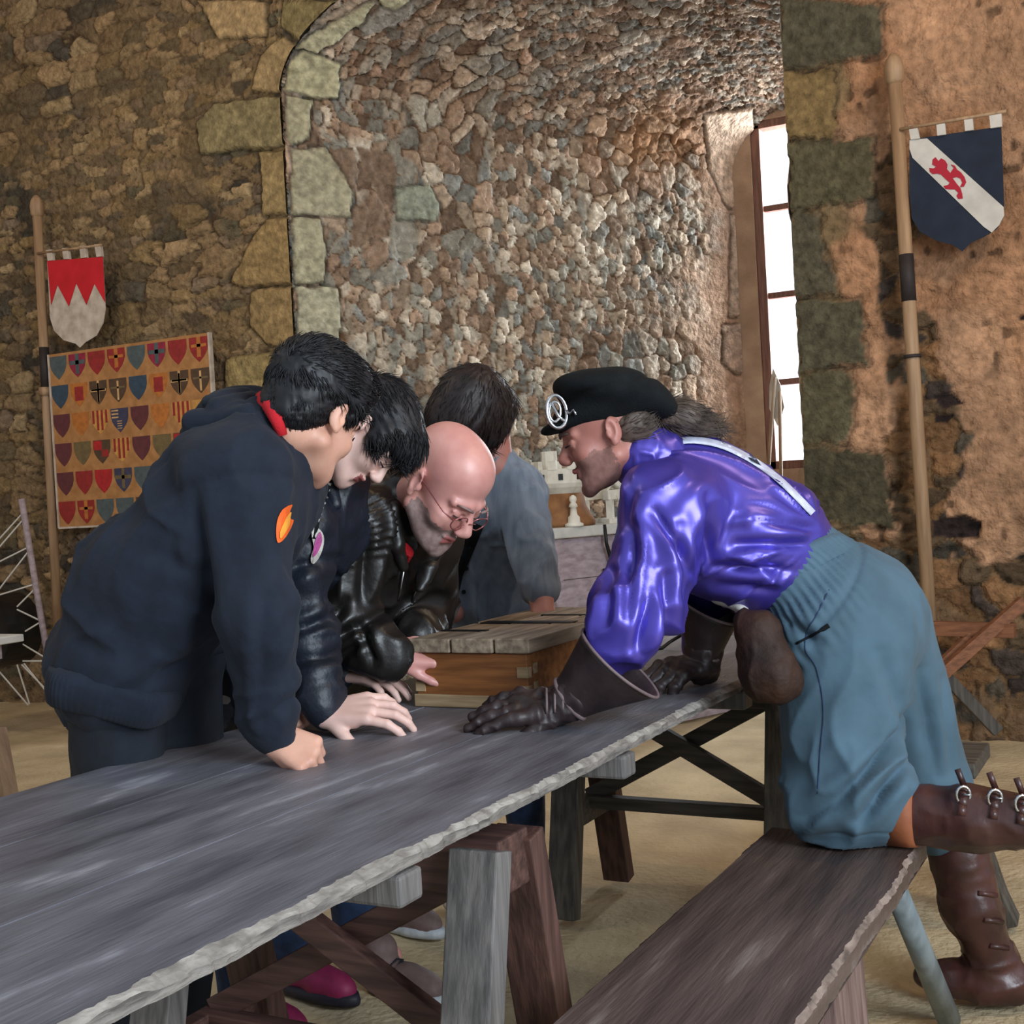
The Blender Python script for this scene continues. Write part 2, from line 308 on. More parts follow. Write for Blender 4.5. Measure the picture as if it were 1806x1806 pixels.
def wall_attr(X, Z):
    n = len(X); P3 = np.stack([X, np.full(n, YW), Z], 1); px, py = proj(P3)
    H = np.zeros(n); Cc = np.zeros((n, 3)); L = X < XC
    if L.any():
        x, z = X[L], Z[L]
        h, c, e = stones(x/.24, z/.115, 3, PAL_L, '#47382a', .036, .09)
        h2, c2, e2 = stones(x/.13, z/.06, 23, PAL_L, '#47382a', .024, .10)
        q = sst(-.1, .2, vnoise(np.stack([x*1.7, z*2.2, x*0], 1), 77)); h = h*q+h2*(1-q); c = c*q[:, None]+c2*(1-q)[:, None]
        # earthy render smeared over part of the courses
        w = sst(.0, .55, fbm(np.stack([x*1.1, z*1.5, x*0], 1), 31)+.30*(z-2.2)*.5+.1)[:, None]*.34
        c = c*(1-w)+C3('#80694a')*w; h = h*(1-w[:, 0]*.5)+.010*w[:, 0]+.004*vnoise(np.stack([x*9, z*9, x*0], 1), 4)
        k = _hash(np.floor(x*40).astype(int), np.floor(z*40).astype(int), (x*0).astype(int), 5)
        H[L] = h; Cc[L] = c
        Hl, Cl = H[L], Cc[L]; blocks(Hl, Cl, px[L], py[L], Q_FRONT, .034); H[L], Cc[L] = Hl, Cl
    Rm = ~L
    if Rm.any():
        x, z, a, b = X[Rm], Z[Rm], px[Rm], py[Rm]
        P = np.stack([x, z, x*0], 1)
        h, c, e = stones(x/.15, z/.10, 8, PAL_R, '#7a5f42', .035)
        n1 = fbm(P*5.5, 41, 4); ph = .032+.016*fbm(P*4, 12, 5)+.007*vnoise(P*22, 13)
        pc = C3('#a37f63')*(1+.24*fbm(P*3.1, 14, 4))[:, None]; wl = sst(.1, .5, vnoise(P*2.3, 19))[:, None]*.35; pc = pc*(1-wl)+C3('#8a5c3a')*wl
        ex = sst(-60, 40, 70-np.abs(a-(1635+.02*(b-800)))-.35*np.abs(b-800))*1.2+sst(-60, 40, 45-np.abs(a-1570)-.3*np.abs(b-420))*1.1+sst(1.05, .6, z)*1.0+.15*sst(900, 1000, b)
        m = sst(.42, .62, ex+.42*n1-.02)
        dk = [polydist(a, b, pg) for pg in ([(1640, 918), (1700, 908), (1733, 920), (1725, 952), (1645, 948)], [(1640, 695), (1680, 692), (1700, 712), (1660, 722)], [(1648, 730), (1685, 730), (1670, 748), (1645, 746)], [(1790, 560), (1806, 552), (1815, 562), (1800, 568)])]
        m = m[:, None]; H[Rm] = ph*(1-m[:, 0])+h*.8*m[:, 0]; Cc[Rm] = pc*(1-m)+c*m
        for d in dk:
            q = sst(-1, 3, d+1.5*vnoise(P*30, 3))[:, None]; Cc[Rm] = Cc[Rm]*(1-q)+C3('#2c2221')*q; H[Rm] = H[Rm]*(1-q[:, 0])+.004*q[:, 0]
        pit = sst(.50, .68, vnoise(P*[26, 20, 1], 91))*sst(.0, .4, vnoise(P*4, 92)+.2); Cc[Rm] = Cc[Rm]*(1-.6*pit)[:, None]; H[Rm] = H[Rm]-.010*pit
        sp = sst(20, -20, a-(1480+.02*b)+30*fbm(P*5, 93, 3))[:, None]; Cc[Rm] = Cc[Rm]*(1-sp*.8)+C3('#665a40')*sp*.8*(1+.25*fbm(P*12, 94, 3))[:, None]
        Hr, Cr = H[Rm], Cc[Rm]; blocks(Hr, Cr, a, b, Q_RIGHT, .036, wob=6, soft=7); H[Rm], Cc[Rm] = Hr, Cr
    return H, Cc
def grid_faces(nu, nv, flip=False):
    i, j = np.meshgrid(np.arange(nu-1), np.arange(nv-1), indexing='ij'); a = (i*nv+j).ravel()
    q = np.stack([a, a+nv, a+nv+1, a+1], 1); return q[:, ::-1] if flip else q
def steps(*seg):      # (start, end, step) pieces
    r = []
    for a, b, s in seg: r += list(np.linspace(a, b, max(1, int(round((b-a)/s))), endpoint=False))
    return np.array(r+[seg[-1][1]])
wall_parts = []
def front_patch(xs, zfun):
    X, Z = zfun(xs); x, z = X.ravel(), Z.ravel(); H, Cc = wall_attr(x, z)
    return np.stack([x, YW-H+.03, z], 1), Cc, grid_faces(*X.shape)
def g_full(zs): return lambda xs: np.meshgrid(xs, zs, indexing='ij')
zf = steps((-.05, .4, .03), (.4, 4.75, .0115), (4.75, 5.6, .1))
def g_arch(xs):
    t = np.linspace(0, 1, 75)**1.2; a = arch(xs)
    return np.repeat(xs[:, None], 75, 1), a[:, None]+(5.6-a)[:, None]*t[None]
zr = steps((-.05, .2, .03), (.2, 3.7, .0105), (3.7, 5.6, .1))
pieces = [front_patch(steps((-9, -7.1, .06), (-7.1, XL, .0115)), g_full(zf)), front_patch(np.concatenate([XL+2*AW*(1-np.cos(np.linspace(0, np.pi, 150)))/2]), g_arch),
          front_patch(steps((XR, -.35, .0105), (-.35, 3.2, .05)), g_full(zr))]
off = 0; Vs = []; Cs = []; Fs = []
for V, Cc, Fc in pieces: Vs.append(V); Cs.append(Cc); Fs.append(Fc+off); off += len(V)
o = put('wall_front', np.concatenate(Vs), np.concatenate(Fs), M['rock'], kind='structure'); setcol(o, np.concatenate(Cs))
# --- window embrasure: splayed jambs and flattened vault, one surface
XBL = -2.64; XBR = -1.40; ZB = 3.28; RB = .40
th = np.linspace(np.pi, 0, 300)
def profile(xl, xr, zs, rise):
    zl = steps((-.05, .5, .016), (.5, 3.2, .011), (3.2, 3.599, .011)); zl = zl/3.6*zs
    c = (xl+xr)/2; w = (xr-xl)/2
    ax, az = c+w*np.cos(th), zs+rise*np.sin(th)
    rx = np.full(30, xr); rz = np.linspace(zs, -.05, 30)
    return np.concatenate([np.full(len(zl), xl), ax, rx]), np.concatenate([zl, az, rz])
fx, fz = profile(XL, XR, ZS, RISE); bx_, bz = profile(XBL, XBR, ZB, RB)
dep = np.linspace(0, 1, 250)
X = fx[:, None]*(1-dep)+bx_[:, None]*dep; Z = fz[:, None]*(1-dep)+bz[:, None]*dep; Y = np.broadcast_to(YW+.012+(YB-YW-.012)*dep, X.shape)
B = np.stack([X, Y, Z], 2); du = np.gradient(B, axis=0); dv = np.gradient(B, axis=1); N = np.cross(dv, du); N /= np.linalg.norm(N, axis=2, keepdims=True)+1e-12
per = np.concatenate([[0], np.cumsum(np.hypot(np.diff(fx), np.diff(fz)))]); U_ = np.broadcast_to(per[:, None], X.shape).ravel(); V_ = (np.broadcast_to(dep*3.1, X.shape)).ravel()
Bf = B.reshape(-1, 3); ctr = np.array([(XL+XR)/2, 7, 2.2])
px, py = proj(Bf)
h1, c1, e1 = stones(U_/.15, V_/.11, 13, PAL_S, '#6a4f38', .038)
h2, c2, e2 = stones(U_/.088, V_/.062, 15, PAL_S, '#6c523a', .026)
h3, c3, e3 = stones(U_/.26, V_/.20, 18, PAL_S, '#6a4f38', .04)
Pn = np.stack([U_, V_, U_*0], 1)
q = sst(-.05, .25, vnoise(Pn*1.9, 71)); H = h1*q+h2*(1-q); Cc = c1*q[:, None]+c2*(1-q)[:, None]
q = sst(.42, .5, vnoise(Pn*1.6+9, 73))*sst(.05, .2, e3); H = H*(1-q)+h3*q; Cc = Cc*(1-q)[:, None]+c3*q[:, None]
vt = sst(3.2, 4.1, U_)[:, None]; Cc = Cc*(1-vt)+Cc*np.array([.80, .72, .68])*vt      # colour shifts darker and redder up into the vault
big = [([(695, 330), (760, 325), (778, 360), (770, 390), (700, 388)], '#8f9484')]
blocks(H, Cc, px, py, big, .035)
# plaster near the window, feathering into the rubble
pl = sst(1175, 1300, px+60*fbm(Pn*2.2, 33, 4)+.10*(py-400))*sst(.0, .2, 4.15-U_)*sst(2.9, 3.3, 6.2-U_*.75+0*V_)
pl = np.clip(pl, 0, 1)[:, None]*.95
pcol = C3('#bb9c84')*(1+.14*fbm(Pn*3, 35, 4))[:, None]
Cc = Cc*(1-pl)+pcol*pl; H = H*(1-pl[:, 0])+(.028+.009*fbm(Pn*5, 36, 4)+.004*vnoise(Pn*26, 37))*pl[:, 0]
# soft-edged orange oval blended into the stone colour
st = sst(.0, 1, 1-np.hypot((px-1150)/170, (py-250)/110))[:, None]*.45; Cc = Cc*(1-st)+C3('#b07c4c')*st
blocks(H, Cc, px, py, [([(1275, 575), (1345, 560), (1350, 650), (1300, 660), (1275, 640)], '#c4ad9a'), ([(1290, 380), (1332, 375), (1345, 555), (1285, 560)], '#c6b09c'), ([(1240, 200), (1330, 190), (1330, 360), (1285, 370), (1250, 300)], '#bfa690')], .034)
blocks(H, Cc, px, py, Q_REVEAL, .036)
sgn = np.sign(((ctr-Bf)*N.reshape(-1, 3)).sum(1))[:, None]
Hf = H+.004
Vx = Bf+N.reshape(-1, 3)*sgn*(Hf-.03)[:, None]
Vg = Vx.reshape(*X.shape, 3); fl_ = (Bf-N.reshape(-1, 3)*sgn*.7).reshape(*X.shape, 3)[:, :1]; fl_[:, :, 1] = YW+.13; f2_ = Vg[:, :1].copy(); f2_[:, :, 1] = YW+.10   # return of the masonry behind the arris
Vg = np.concatenate([fl_, f2_, Vg], 1); Cc = np.concatenate([Cc.reshape(*X.shape, 3)[:, :1]]*2+[Cc.reshape(*X.shape, 3)], 1).reshape(-1, 3); Vx = Vg.reshape(-1, 3)
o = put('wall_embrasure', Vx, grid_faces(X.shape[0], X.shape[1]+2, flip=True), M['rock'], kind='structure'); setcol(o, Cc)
# --- wall pierced by the window at the end of the embrasure
WX0, WX1, WZ0, WZ1 = -2.505, -1.70, 1.27, 3.60
b = MB(); b.box((-3.1, YB, -.05), (WX0, YB+.3, 4.3)); b.box((WX1, YB, -.05), (-1.2, YB+.3, 4.3)); b.box((WX0, YB, -.05), (WX1, YB+.3, WZ0)); b.box((WX0, YB, WZ1), (WX1, YB+.3, 4.3))
M['plaster'] = mat('pinkish_plaster', hx('#a98b74'), hx('#c0a288'), rough=.9, scale=6, bump=.6, bscale=30, bdist=.01)
b.put('wall_window_end', M['plaster'], kind='structure')
w = thing('window_1', '', '', (WX0, YB+.03, WZ0)); del w['label']; del w['category']; w['kind'] = 'structure'
f = MB(); y = YB+.06; fr = .062
f.box((WX0, y-.05, WZ0-.05), (WX0+fr, y+.05, WZ1)); f.box((WX1-fr, y-.05, WZ0-.05), (WX1, y+.05, WZ1)); f.box((WX0, y-.05, WZ0), (WX1, y+.05, WZ0+.055)); f.box((WX0, y-.05, WZ1-.05), (WX1, y+.05, WZ1+.02))
f.put('window_frame', M['winframe'], w, bev=.004)
f = MB()
for k in range(1, 4): z = WZ0+(WZ1-WZ0)*k/4-.0; f.box((WX0+fr, y-.03, z-.020), (WX1-fr, y+.02, z+.020))
f.box(((WX0+WX1)/2-.03, y-.03, WZ0), ((WX0+WX1)/2+.03, y+.02, WZ1)); f.put('glazing_bar', M['winframe'], w, bev=.003)
g = bpy.data.materials.new('window_glass'); g.use_nodes = True; t = g.node_tree; t.nodes.remove(t.nodes['Principled BSDF'])
tr = _n(t, 'ShaderNodeBsdfTransparent'); gl = _n(t, 'ShaderNodeBsdfGlossy'); gl.inputs['Roughness'].default_value = .05; mx = _n(t, 'ShaderNodeMixShader'); mx.inputs[0].default_value = .06
t.links.new(tr.outputs[0], mx.inputs[1]); t.links.new(gl.outputs[0], mx.inputs[2]); t.links.new(mx.outputs[0], t.nodes['Material Output'].inputs[0])
MB().box((WX0+fr, y-.003, WZ0), (WX1-fr, y+.003, WZ1)).put('pane', g, w)
# --- floor
xs = steps((-9, -3.2, .09), (-3.2, .8, .02), (.8, 3.2, .12)); ys = steps((-1.5, 1.5, .1), (1.5, 6.4, .022), (6.4, 8.6, .1))
X, Y = np.meshgrid(xs, ys, indexing='ij'); P = np.stack([X.ravel(), Y.ravel(), X.ravel()*0], 1)
Zf = .010*fbm(P*1.4, 90, 3)+.004*vnoise(P*9, 95); Zf -= Zf.max()
o = put('floor', np.stack([P[:, 0], P[:, 1], Zf], 1), grid_faces(*X.shape), M['sand'], kind='structure')
MB().box((-9.2, -1.5, -.05), (-9, 6.1, 5.6)).put('wall_left', M['plaster'], kind='structure')
cl = MB(); cl.box((-9, 2.2, 5.5), (3.2, 6.1, 5.7)); cl.put('ceiling', M['plaster'], kind='structure')

# ================================================================== FURNITURE
M['edge'] = mat('weathered_board_edge', hx('#514c48'), hx('#837c75'), rough=.8, scale=30, stretch=(3, .4, 3), bump=.9, bscale=60, bdist=.006)
TX0, TX1, TY0, TY1, TZ = -1.81, -.937, .15, 3.72, .75
tb = thing('trestle_table', 'long weathered grey plank table with a splintered pale edge', 'table', ((TX0+TX1)/2, 1.9, .727))
ys = steps((TY0, .8, .05), (.8, TY1, .008)); n = len(ys)
z0 = np.zeros(n); e = np.stack([ys, z0, z0], 1)
j1 = .005*vnoise(e*6, 1)+.003*vnoise(e*45, 2)+.003*vnoise(e*150, 5); j2 = .0025*vnoise(e*90, 3)+.002*vnoise(e*30, 13); lo = .004*vnoise(e*25, 4)
prof = []           # cross-section from the far edge over the top to the near edge
for x, z in [(TX0, .727), (TX0, .745), (TX0+.006, .75)]: prof.append((x+z0, z+z0))
for sx in (-1.53, -1.235):
    for d, z in ((-.0025, .75), (-.001, .742), (.001, .742), (.0025, .75)): prof.append((sx+d+.003*vnoise(e*3, int(-sx*100)), z+z0))
prof.append((TX1-.013+j1, .75+z0)); prof.append((TX1-.006+j1*.6+j2, .7465+lo*.4)); prof.append((TX1-.001+j2, .741+lo)); prof.append((TX1+j2*.5, .729+lo*.3)); prof.append((TX1-.008+z0, .727+z0))
X = np.array([p[0] for p in prof]); Z = np.array([p[1] for p in prof]); k = len(prof); V = np.stack([X, np.broadcast_to(ys, X.shape), Z], 2).reshape(-1, 3)
Fc = grid_faces(k, n).tolist(); mi = [1 if i//(n-1) >= k-5 and i//(n-1) < k-2 else 0 for i in range(len(Fc))]
mi = [1 if (k-5 <= i//(n-1) <= k-4) else (2 if i//(n-1) == k-3 else 0) for i in range(len(Fc))]
Fc += [[i*n for i in range(k)][::-1], [i*n+n-1 for i in range(k)], [0, n-1, (k-1)*n+n-1, (k-1)*n]]; mi += [1, 1, 0]
put('tabletop', V, Fc, [M['table'], M['splinter'], M['edge']], tb, smooth=False, mi=mi)
for y in (.66, 1.41, 2.16, 2.88, 3.6):
    b = MB(); b.beam((TX0+.02, y, .704), (TX1+.006, y, .704), .058, .044); b.put('batten', M['greywood'], tb, bev=.006)
def trestle(name, label, x0, x1, y, dy, ztop, brace=True, mats=('greywood', 'redwood', 'brownwood'), kneez=.27, group=None):
    t = thing(name, label, 'trestle', ((x0+x1)/2, y, 0), group)
    MB().beam((x0-.03, y, ztop-.045), (x1+.03, y, ztop-.045), .10, .09).put('top_beam', M[mats[2]], t, bev=.004)
    for x in (x0, x1):
        for s in (-1, 1):
            b = MB(); b.beam((x, y+s*.055, ztop-.012), (x, y+s*dy, 0), .086, .05, up=(0, 1, 0))
            b.put('leg', M[mats[0] if s < 0 else mats[1]], t, bev=.003)
        kd = .055+(dy-.055)*(1-kneez/ztop)
        MB().beam((x, y-kd, kneez), (x, y+kd, kneez), .035, .075).put('stretcher', M[mats[2]], t, bev=.003)
    if brace:
        MB().beam((x0, y+.02, kneez+.03), (x1, y+.02, ztop-.04), .028, .048).put('brace', M[mats[2]], t, bev=.003)
        MB().beam((x0, y-.02, ztop-.04), (x1, y-.02, kneez+.03), .028, .048).put('brace', M[mats[2]], t, bev=.003)
        MB().beam((x0, y, kneez+.02), (x1, y, kneez+.02), .04, .036).put('rail', M[mats[2]], t, bev=.003)
    return t
trestle('table_trestle', 'reddish brown and grey wooden trestle under the near half of the long table', -1.62, -.995, 1.76, .2, .680, mats=('greywood', 'redwood', 'redwoodx'))
trestle('table_trestle', 'dark wooden trestle with a crossed brace under the far end of the long table', -1.62, -.99, 3.42, .2, .680, mats=('darkwood', 'redwood', 'darkwoodx'))
# bench
M['benchedge'] = mat('worn_bench_edge', hx('#54463f'), hx('#8c7b70'), rough=.8, scale=40, stretch=(1, .4, 1), bump=.8, bscale=60, bdist=.006)
BX0, BX1, BY1, BZ = -.85, -.515, 2.72, .45
bn = thing('bench', 'worn dark plank bench the costumed man kneels on', 'bench', (-.68, 1.8, 0))
ys = steps((.5, 1.2, .05), (1.2, BY1, .008)); n = len(ys); z0 = np.zeros(n); e = np.stack([ys, z0, z0], 1)
j = .005*vnoise(e*5, 21)+.002*vnoise(e*45, 22)+.002*vnoise(e*120, 29); lo = .004*vnoise(e*30, 23)
prof = [(BX0+.5*j, .41+z0), (BX0+j*.5, .444+z0), (BX0+.008+z0, BZ+z0)]+[(x+z0, BZ+.002*vnoise(e*3+x*9, 5)) for x in np.linspace(BX0+.06, BX1-.05, 9)]+[(BX1-.009+j, BZ+z0), (BX1-.001+j*.8, .441+lo*.6), (BX1+j*.5, .413+lo)]
X = np.array([p[0] for p in prof]); Z = np.array([p[1] for p in prof]); k = len(prof); V = np.stack([X, np.broadcast_to(ys, X.shape), Z], 2).reshape(-1, 3)
Fc = grid_faces(k, n).tolist(); mi = [1 if i//(n-1) == k-3 else 0 for i in range(len(Fc))]
Fc += [[i*n for i in range(k)][::-1], [i*n+n-1 for i in range(k)], [0, n-1, (k-1)*n+n-1, (k-1)*n]]; mi += [0, 0, 0]
put('seat_plank', V, Fc, [M['bench'], M['benchedge']], bn, smooth=False, mi=mi)
for y, w in ((2.10, .19), (.9, .19)):
    b = MB(); b.beam((BX1-.035, y, .41), (BX1-.015, y-.02, 0), .20, .035, up=(1, 0, 0)); b.put('leg_board', M['benchleg'], bn, bev=.003)
    b = MB(); b.beam((BX0+.035, y, .41), (BX0+.015, y-.02, 0), .16, .035, up=(1, 0, 0)); b.put('leg_board', M['benchleg'], bn, bev=.003)
M['roundleg'] = mat('smooth_grey_round_wood', hx('#5d6669'), hx('#768083'), rough=.45, scale=8, stretch=(4, 4, .5), bump=.1)
p0 = zz(1612, 1540, .42); p1 = zz(1690, 1800, 0.0)
MB().tube([(BX1-.035, 2.52, .43), (p1[0]-.02, p1[1], .0)], [.023, .026], 16).put('round_leg', M['roundleg'], bn, smooth=True)
MB().tube([(BX0+.08, 2.50, .43), (BX0-.02, 2.56, .0)], [.023, .026], 16).put('round_leg', M['roundleg'], bn, smooth=True)
# second bench behind the kneeling man
b2 = thing('bench', 'dark bench standing behind the boots of the costumed man', 'bench', (-.9, 3.75, 0))
q = zz(1725, 1345, .45); by = q[1]
MB().box((-.90, by-.02, .41), (q[0]-.005, by+.26, .45)).put('seat_plank', M['darkwoodx'], b2, bev=.004)
l0 = zz(1738, 1470, .2); g1 = zz(1772, 1625, 0)
for yy_ in (by+.02, by+.22):
    MB().beam((q[0]-.10, yy_, .41), (g1[0]+.02 if yy_ < by+.1 else q[0], g1[1] if yy_ < by+.1 else by+.3, 0), .06, .035, up=(1, 0, 0)).put('leg', M['darkwood'], b2, bev=.003)
    MB().beam((-.86, yy_, .41), (-.88, yy_, 0), .06, .035, up=(1, 0, 0)).put('leg', M['darkwood'], b2, bev=.003)
# ---- dovetailed chest on the table
cx0, cx1, cy0, cy1, cz0, cz1 = -1.555, -1.262, 2.41, 3.06, .751, .905
ch = thing('wooden_chest', 'honey brown dovetailed wooden chest with a worn lid on the table', 'chest', ((cx0+cx1)/2, (cy0+cy1)/2, cz0))
ym = cy0+.30
for a, c in ((cy0, ym-.008), (ym+.008, cy1)):
    b = MB(); b.box((cx0+.006, a+.004, cz0), (cx1-.006, c, cz1-.034)); b.put('case', M['boxside'] if a > cy0 else M['boxwood'], ch, bev=.002)
b = MB(); b.box((cx0, cy0-.002, cz0), (cx1, cy0+.01, cz0+.028)); b.box((cx0, cy0, cz0), (cx0+.01, cy1, cz0+.028)); b.box((cx1-.01, cy0, cz0), (cx1, ym-.008, cz0+.028)); b.box((cx1-.01, ym+.008, cz0), (cx1, cy1, cz0+.028))
b.put('base_moulding', M['boxpale'], ch, bev=.002)
for i, z in enumerate((.785, .825)):
    b = MB(); b.box((cx0+.004, cy0+.0015, z), (cx0+.028, cy0+.02, z+.022)); b.put('dovetail_joint', M['boxpale'], ch)
    b = MB(); b.box((cx1-.03, cy0+.0015, z-.006), (cx1-.004, cy0+.02, z+.017)); b.put('dovetail_joint', M['boxpale'], ch)
    b = MB(); b.box((cx1-.02, cy0+.03, z), (cx1-.0045, cy0+.05, z+.022)); b.put('dovetail_joint', M['boxpale'], ch)
for a, c in ((cy0-.005, ym-.006), (ym+.006, cy1+.004)):
    xs_ = [cx0-.004, cx0+.10, cx0+.105, cx1-.085, cx1-.08, cx1+.004]
    b = MB()
    for i in (0, 2, 4): b.box((xs_[i], a+rnd.uniform(0, .003), cz1-.033), (xs_[i+1], c-rnd.uniform(0, .006), cz1-rnd.uniform(0, .002)))
    b.put('lid', M['boxtop'], ch, bev=.003)
b = MB(); b.box((cx0+.02, ym-.02, cz1-.006), (cx1-.03, ym+.022, cz1+.0012)); b.put('lid_crack', M['iron'], ch)
b = MB(); b.box((cx0+.0, ym-.17, cz1-.006), (cx0+.12, ym-.155, cz1+.0012)); b.put('lid_crack', M['iron'], ch)
b = MB(); b.box((cx0+.1, cy1-.2, cz1-.004), (cx1+.0, cy1-.185, cz1+.0015)); b.put('lid_crack', M['iron'], ch)
b = MB(); b.box((cx1-.004, ym-.012, .80), (cx1+.006, ym+.014, .86)); b.tube([(cx1+.006, ym, .835), (cx1+.012, ym, .80), (cx1+.008, ym, .785)], .003, 6); b.put('latch', M['iron'], ch)
# ---- plank pedestal with the castle model, in front of the splayed wall
pc = dd(1100, 925, 6.35); ang = math.radians(62)
ux = np.array([math.sin(math.radians(24)), math.cos(math.radians(24)), 0])      # long face runs away to the right
un = np.array([ux[1], -ux[0], 0])                                               # outward normal, toward the room
pa = dd(972, 937, 6.0); pa[2] = 0; PZ = dd(972, 932, 6.0)[2]
pd = thing('plank_pedestal', 'mauve grey plank pedestal carrying the castle model by the stone recess', 'pedestal', pa)
def P3(s, d, z): return pa+ux*s-un*d+np.array([0, 0, z])
LP = 1.25; DP = .55
for i in range(5):
    z0_, z1_ = i*(PZ-.05)/5, (i+1)*(PZ-.05)/5-.004
    b = MB(); b.prism([P3(.0, .0, z0_), P3(LP, 0, z0_), P3(LP, 0, z1_), P3(.0, 0, z1_)], -un, .025)
    b.put('front_plank', M['plank'], pd)
for s_ in (0, LP-.03): b = MB(); b.prism([P3(s_, .025, 0), P3(s_, DP, 0), P3(s_, DP, PZ-.05), P3(s_, .025, PZ-.05)], ux, .025); b.put('side_panel', M['plank'], pd)
b = MB(); b.prism([P3(.0, -.012, 0), P3(.05, -.012, 0), P3(.05, -.012, PZ-.05), P3(.0, -.012, PZ-.05)], -un, .012); b.put('corner_post', M['plank'], pd)
M['ledge'] = mat('pale_grey_ledge', hx('#a9a8a4'), hx('#c2c0ba'), rough=.6, scale=12)
b = MB(); b.prism([P3(-.03, -.04, PZ-.05), P3(LP+.03, -.04, PZ-.05), P3(LP+.03, DP, PZ-.05), P3(-.03, DP, PZ-.05)], (0, 0, 1), .05); b.put('top_board', M['ledge'], pd, bev=.006)
b = MB(); s_ = .30
b.tube([P3(s_, -.045, PZ-.0), P3(s_, -.05, PZ-.09), P3(s_+.05, -.03, PZ-.20), P3(s_+.08, -.03, PZ-.27)], [.008, .009, .011, .016], 8)
b.tube([P3(s_+.06, -.03, PZ-.12), P3(s_+.10, -.03, PZ-.18), P3(s_+.16, -.03, PZ-.215)], .007, 6); b.tube([P3(s_-.01, -.03, PZ-.22), P3(s_+.05, -.03, PZ-.215)], .008, 6)
hk = b.put('hanging_latch', M['iron'], smooth=True, label='black iron hook and strap hanging from the edge of the plank pedestal', cat='hook')
cm = thing('castle_model', 'cream model castle tower with crenellations on an ochre mound', 'model', P3(.2, .15, PZ))
c0 = P3(.20, .15, PZ)
b = MB(); b.lathe(c0, [(.16, 0), (.165, .02), (.12, .10), (.11, .16)], 20); b.put('mound', M['mound'], cm, smooth=True)
c1_ = c0+np.array([.0, 0, .15])
b = MB(); b.lathe(c1_, [(.09, 0), (.125, .04), (.135, .06), (.135, .13), (.115, .13), (.115, .10), (.0, .10)], 24)
for k in range(9):
    a = 2*math.pi*k/9; b.beam(c1_+np.array([.125*math.cos(a), .125*math.sin(a), .125]), c1_+np.array([.125*math.cos(a), .125*math.sin(a), .17]), .04, .024, up=(math.cos(a), math.sin(a), 0))
b.lathe(c1_+np.array([-.07, .03, .12]), [(.04, 0), (.04, .10), (.03, .10)], 12); b.put('tower', M['model'], cm)
for k in range(9):
    b = MB(); a = 2*math.pi*k/9+.3; b.beam(c1_+np.array([.130*math.cos(a), .130*math.sin(a), .075]), c1_+np.array([.130*math.cos(a), .130*math.sin(a), .105]), .022, .014, up=(math.cos(a), math.sin(a), 0)); b.put('window_slot', M['iron'], cm)
fg = MB(); fg.lathe(P3(.135, -.012, PZ+.001), [(.045, 0), (.045, .012), (.03, .02), (.028, .045), (.018, .055), (.014, .09), (.022, .095), (.018, .105), (.012, .115), (.018, .125), (.016, .14), (.004, .15)], 16)
fg.put('chess_figure', M['model'], smooth=True, label='small cream turned figure standing in front of the castle mound', cat='figurine')
sm = thing('siege_engine_model', 'cream timber model siege engine with slanted struts beside the castle model', 'model', P3(.48, .12, PZ))
b = MB()
for d in (.0, .18):
    for s0 in (.40, .78): b.beam(P3(s0, d+.02, PZ), P3(s0, d+.02, PZ+.15), .03, .03, up=(1, 0, 0))
    b.beam(P3(.375, d+.02, PZ+.14), P3(.84, d+.02, PZ+.155), .035, .045); b.beam(P3(.375, d+.02, PZ+.012), P3(.84, d+.02, PZ+.012), .035, .024)
b.put('frame', M['model'], sm)
b = MB()
for k in range(4): b.beam(P3(.43+.09*k, .005, PZ+.14), P3(.51+.09*k, .005, PZ+.02), .012, .012)
for k in range(3): b.beam(P3(.45+.1*k, .1, PZ+.155), P3(.53+.1*k, .1, PZ+.24), .012, .012)
b.put('strut', M['model'], sm)
b = MB(); b.tube([P3(.52, .1, PZ+.18), P3(.58, .1, PZ+.24), P3(.66, .1, PZ+.25), P3(.74, .1, PZ+.19)], .032, 8); b.put('throwing_arm', M['model'], sm, smooth=True)
# ---- banner poles and shield banners
def banner_pole(name, label, ptop, pbot, yw, r, knob, rings, bar, pm):
    T = yy(ptop[0], ptop[1], yw); Bt = yy(pbot[0], pbot[1], yw); d = (Bt-T)/(T[2]-Bt[2]); G = T+d*T[2]
    t = thing(name, label, 'pole', (G[0], G[1], 0))
    MB().tube([G, T+d*.06], r, 14).put('shaft', M[pm], t, smooth=True)
    if knob: MB().lathe(T+np.array([0, 0, -.06])+d*.06, [(r*.9, -.02), (r*1.35, 0), (r*1.5, .05), (r*1.2, .09), (r*.5, .12)], 14).put('finial', M[pm], t, smooth=True)
    for pa_, pb_, m_, k_ in rings:
        zt = yy(*pa_, yw)[2]; zb = yy(*pb_, yw)[2]
        MB().tube([T+d*(T[2]-zt), T+d*(T[2]-zb)], r*k_, 14).put('collar', M[m_], t, smooth=True)
    A_ = yy(*bar[0], yw-.03); B_ = yy(*bar[1], yw-.03)
    MB().tube([A_, B_], .008, 8).put('crossbar', M[pm], t, smooth=True)
    return t
flat('umber', '#5a3a2c'); flat('ironband', '#28201f')
banner_pole('banner_pole', 'square wooden pole with a dark splice holding the red and white shield banner', (64, 345), (100, 1060), 5.86, .030, True, [((82, 612), (84, 690), 'ironband', .5+.55), ((84, 683), (85, 697), 'pole', 1.5)], ((66, 447), (180, 432)), 'pole')
banner_pole('banner_pole', 'tall round pole with a black band holding the navy shield banner', (1575, 95), (1640, 1100), 5.86, .030, True, [((1590, 450), (1597, 532), 'ironband', 1.07), ((1604, 626), (1604, 632), 'ironband', 1.3)], ((1588, 228), (1775, 196)), 'pole')
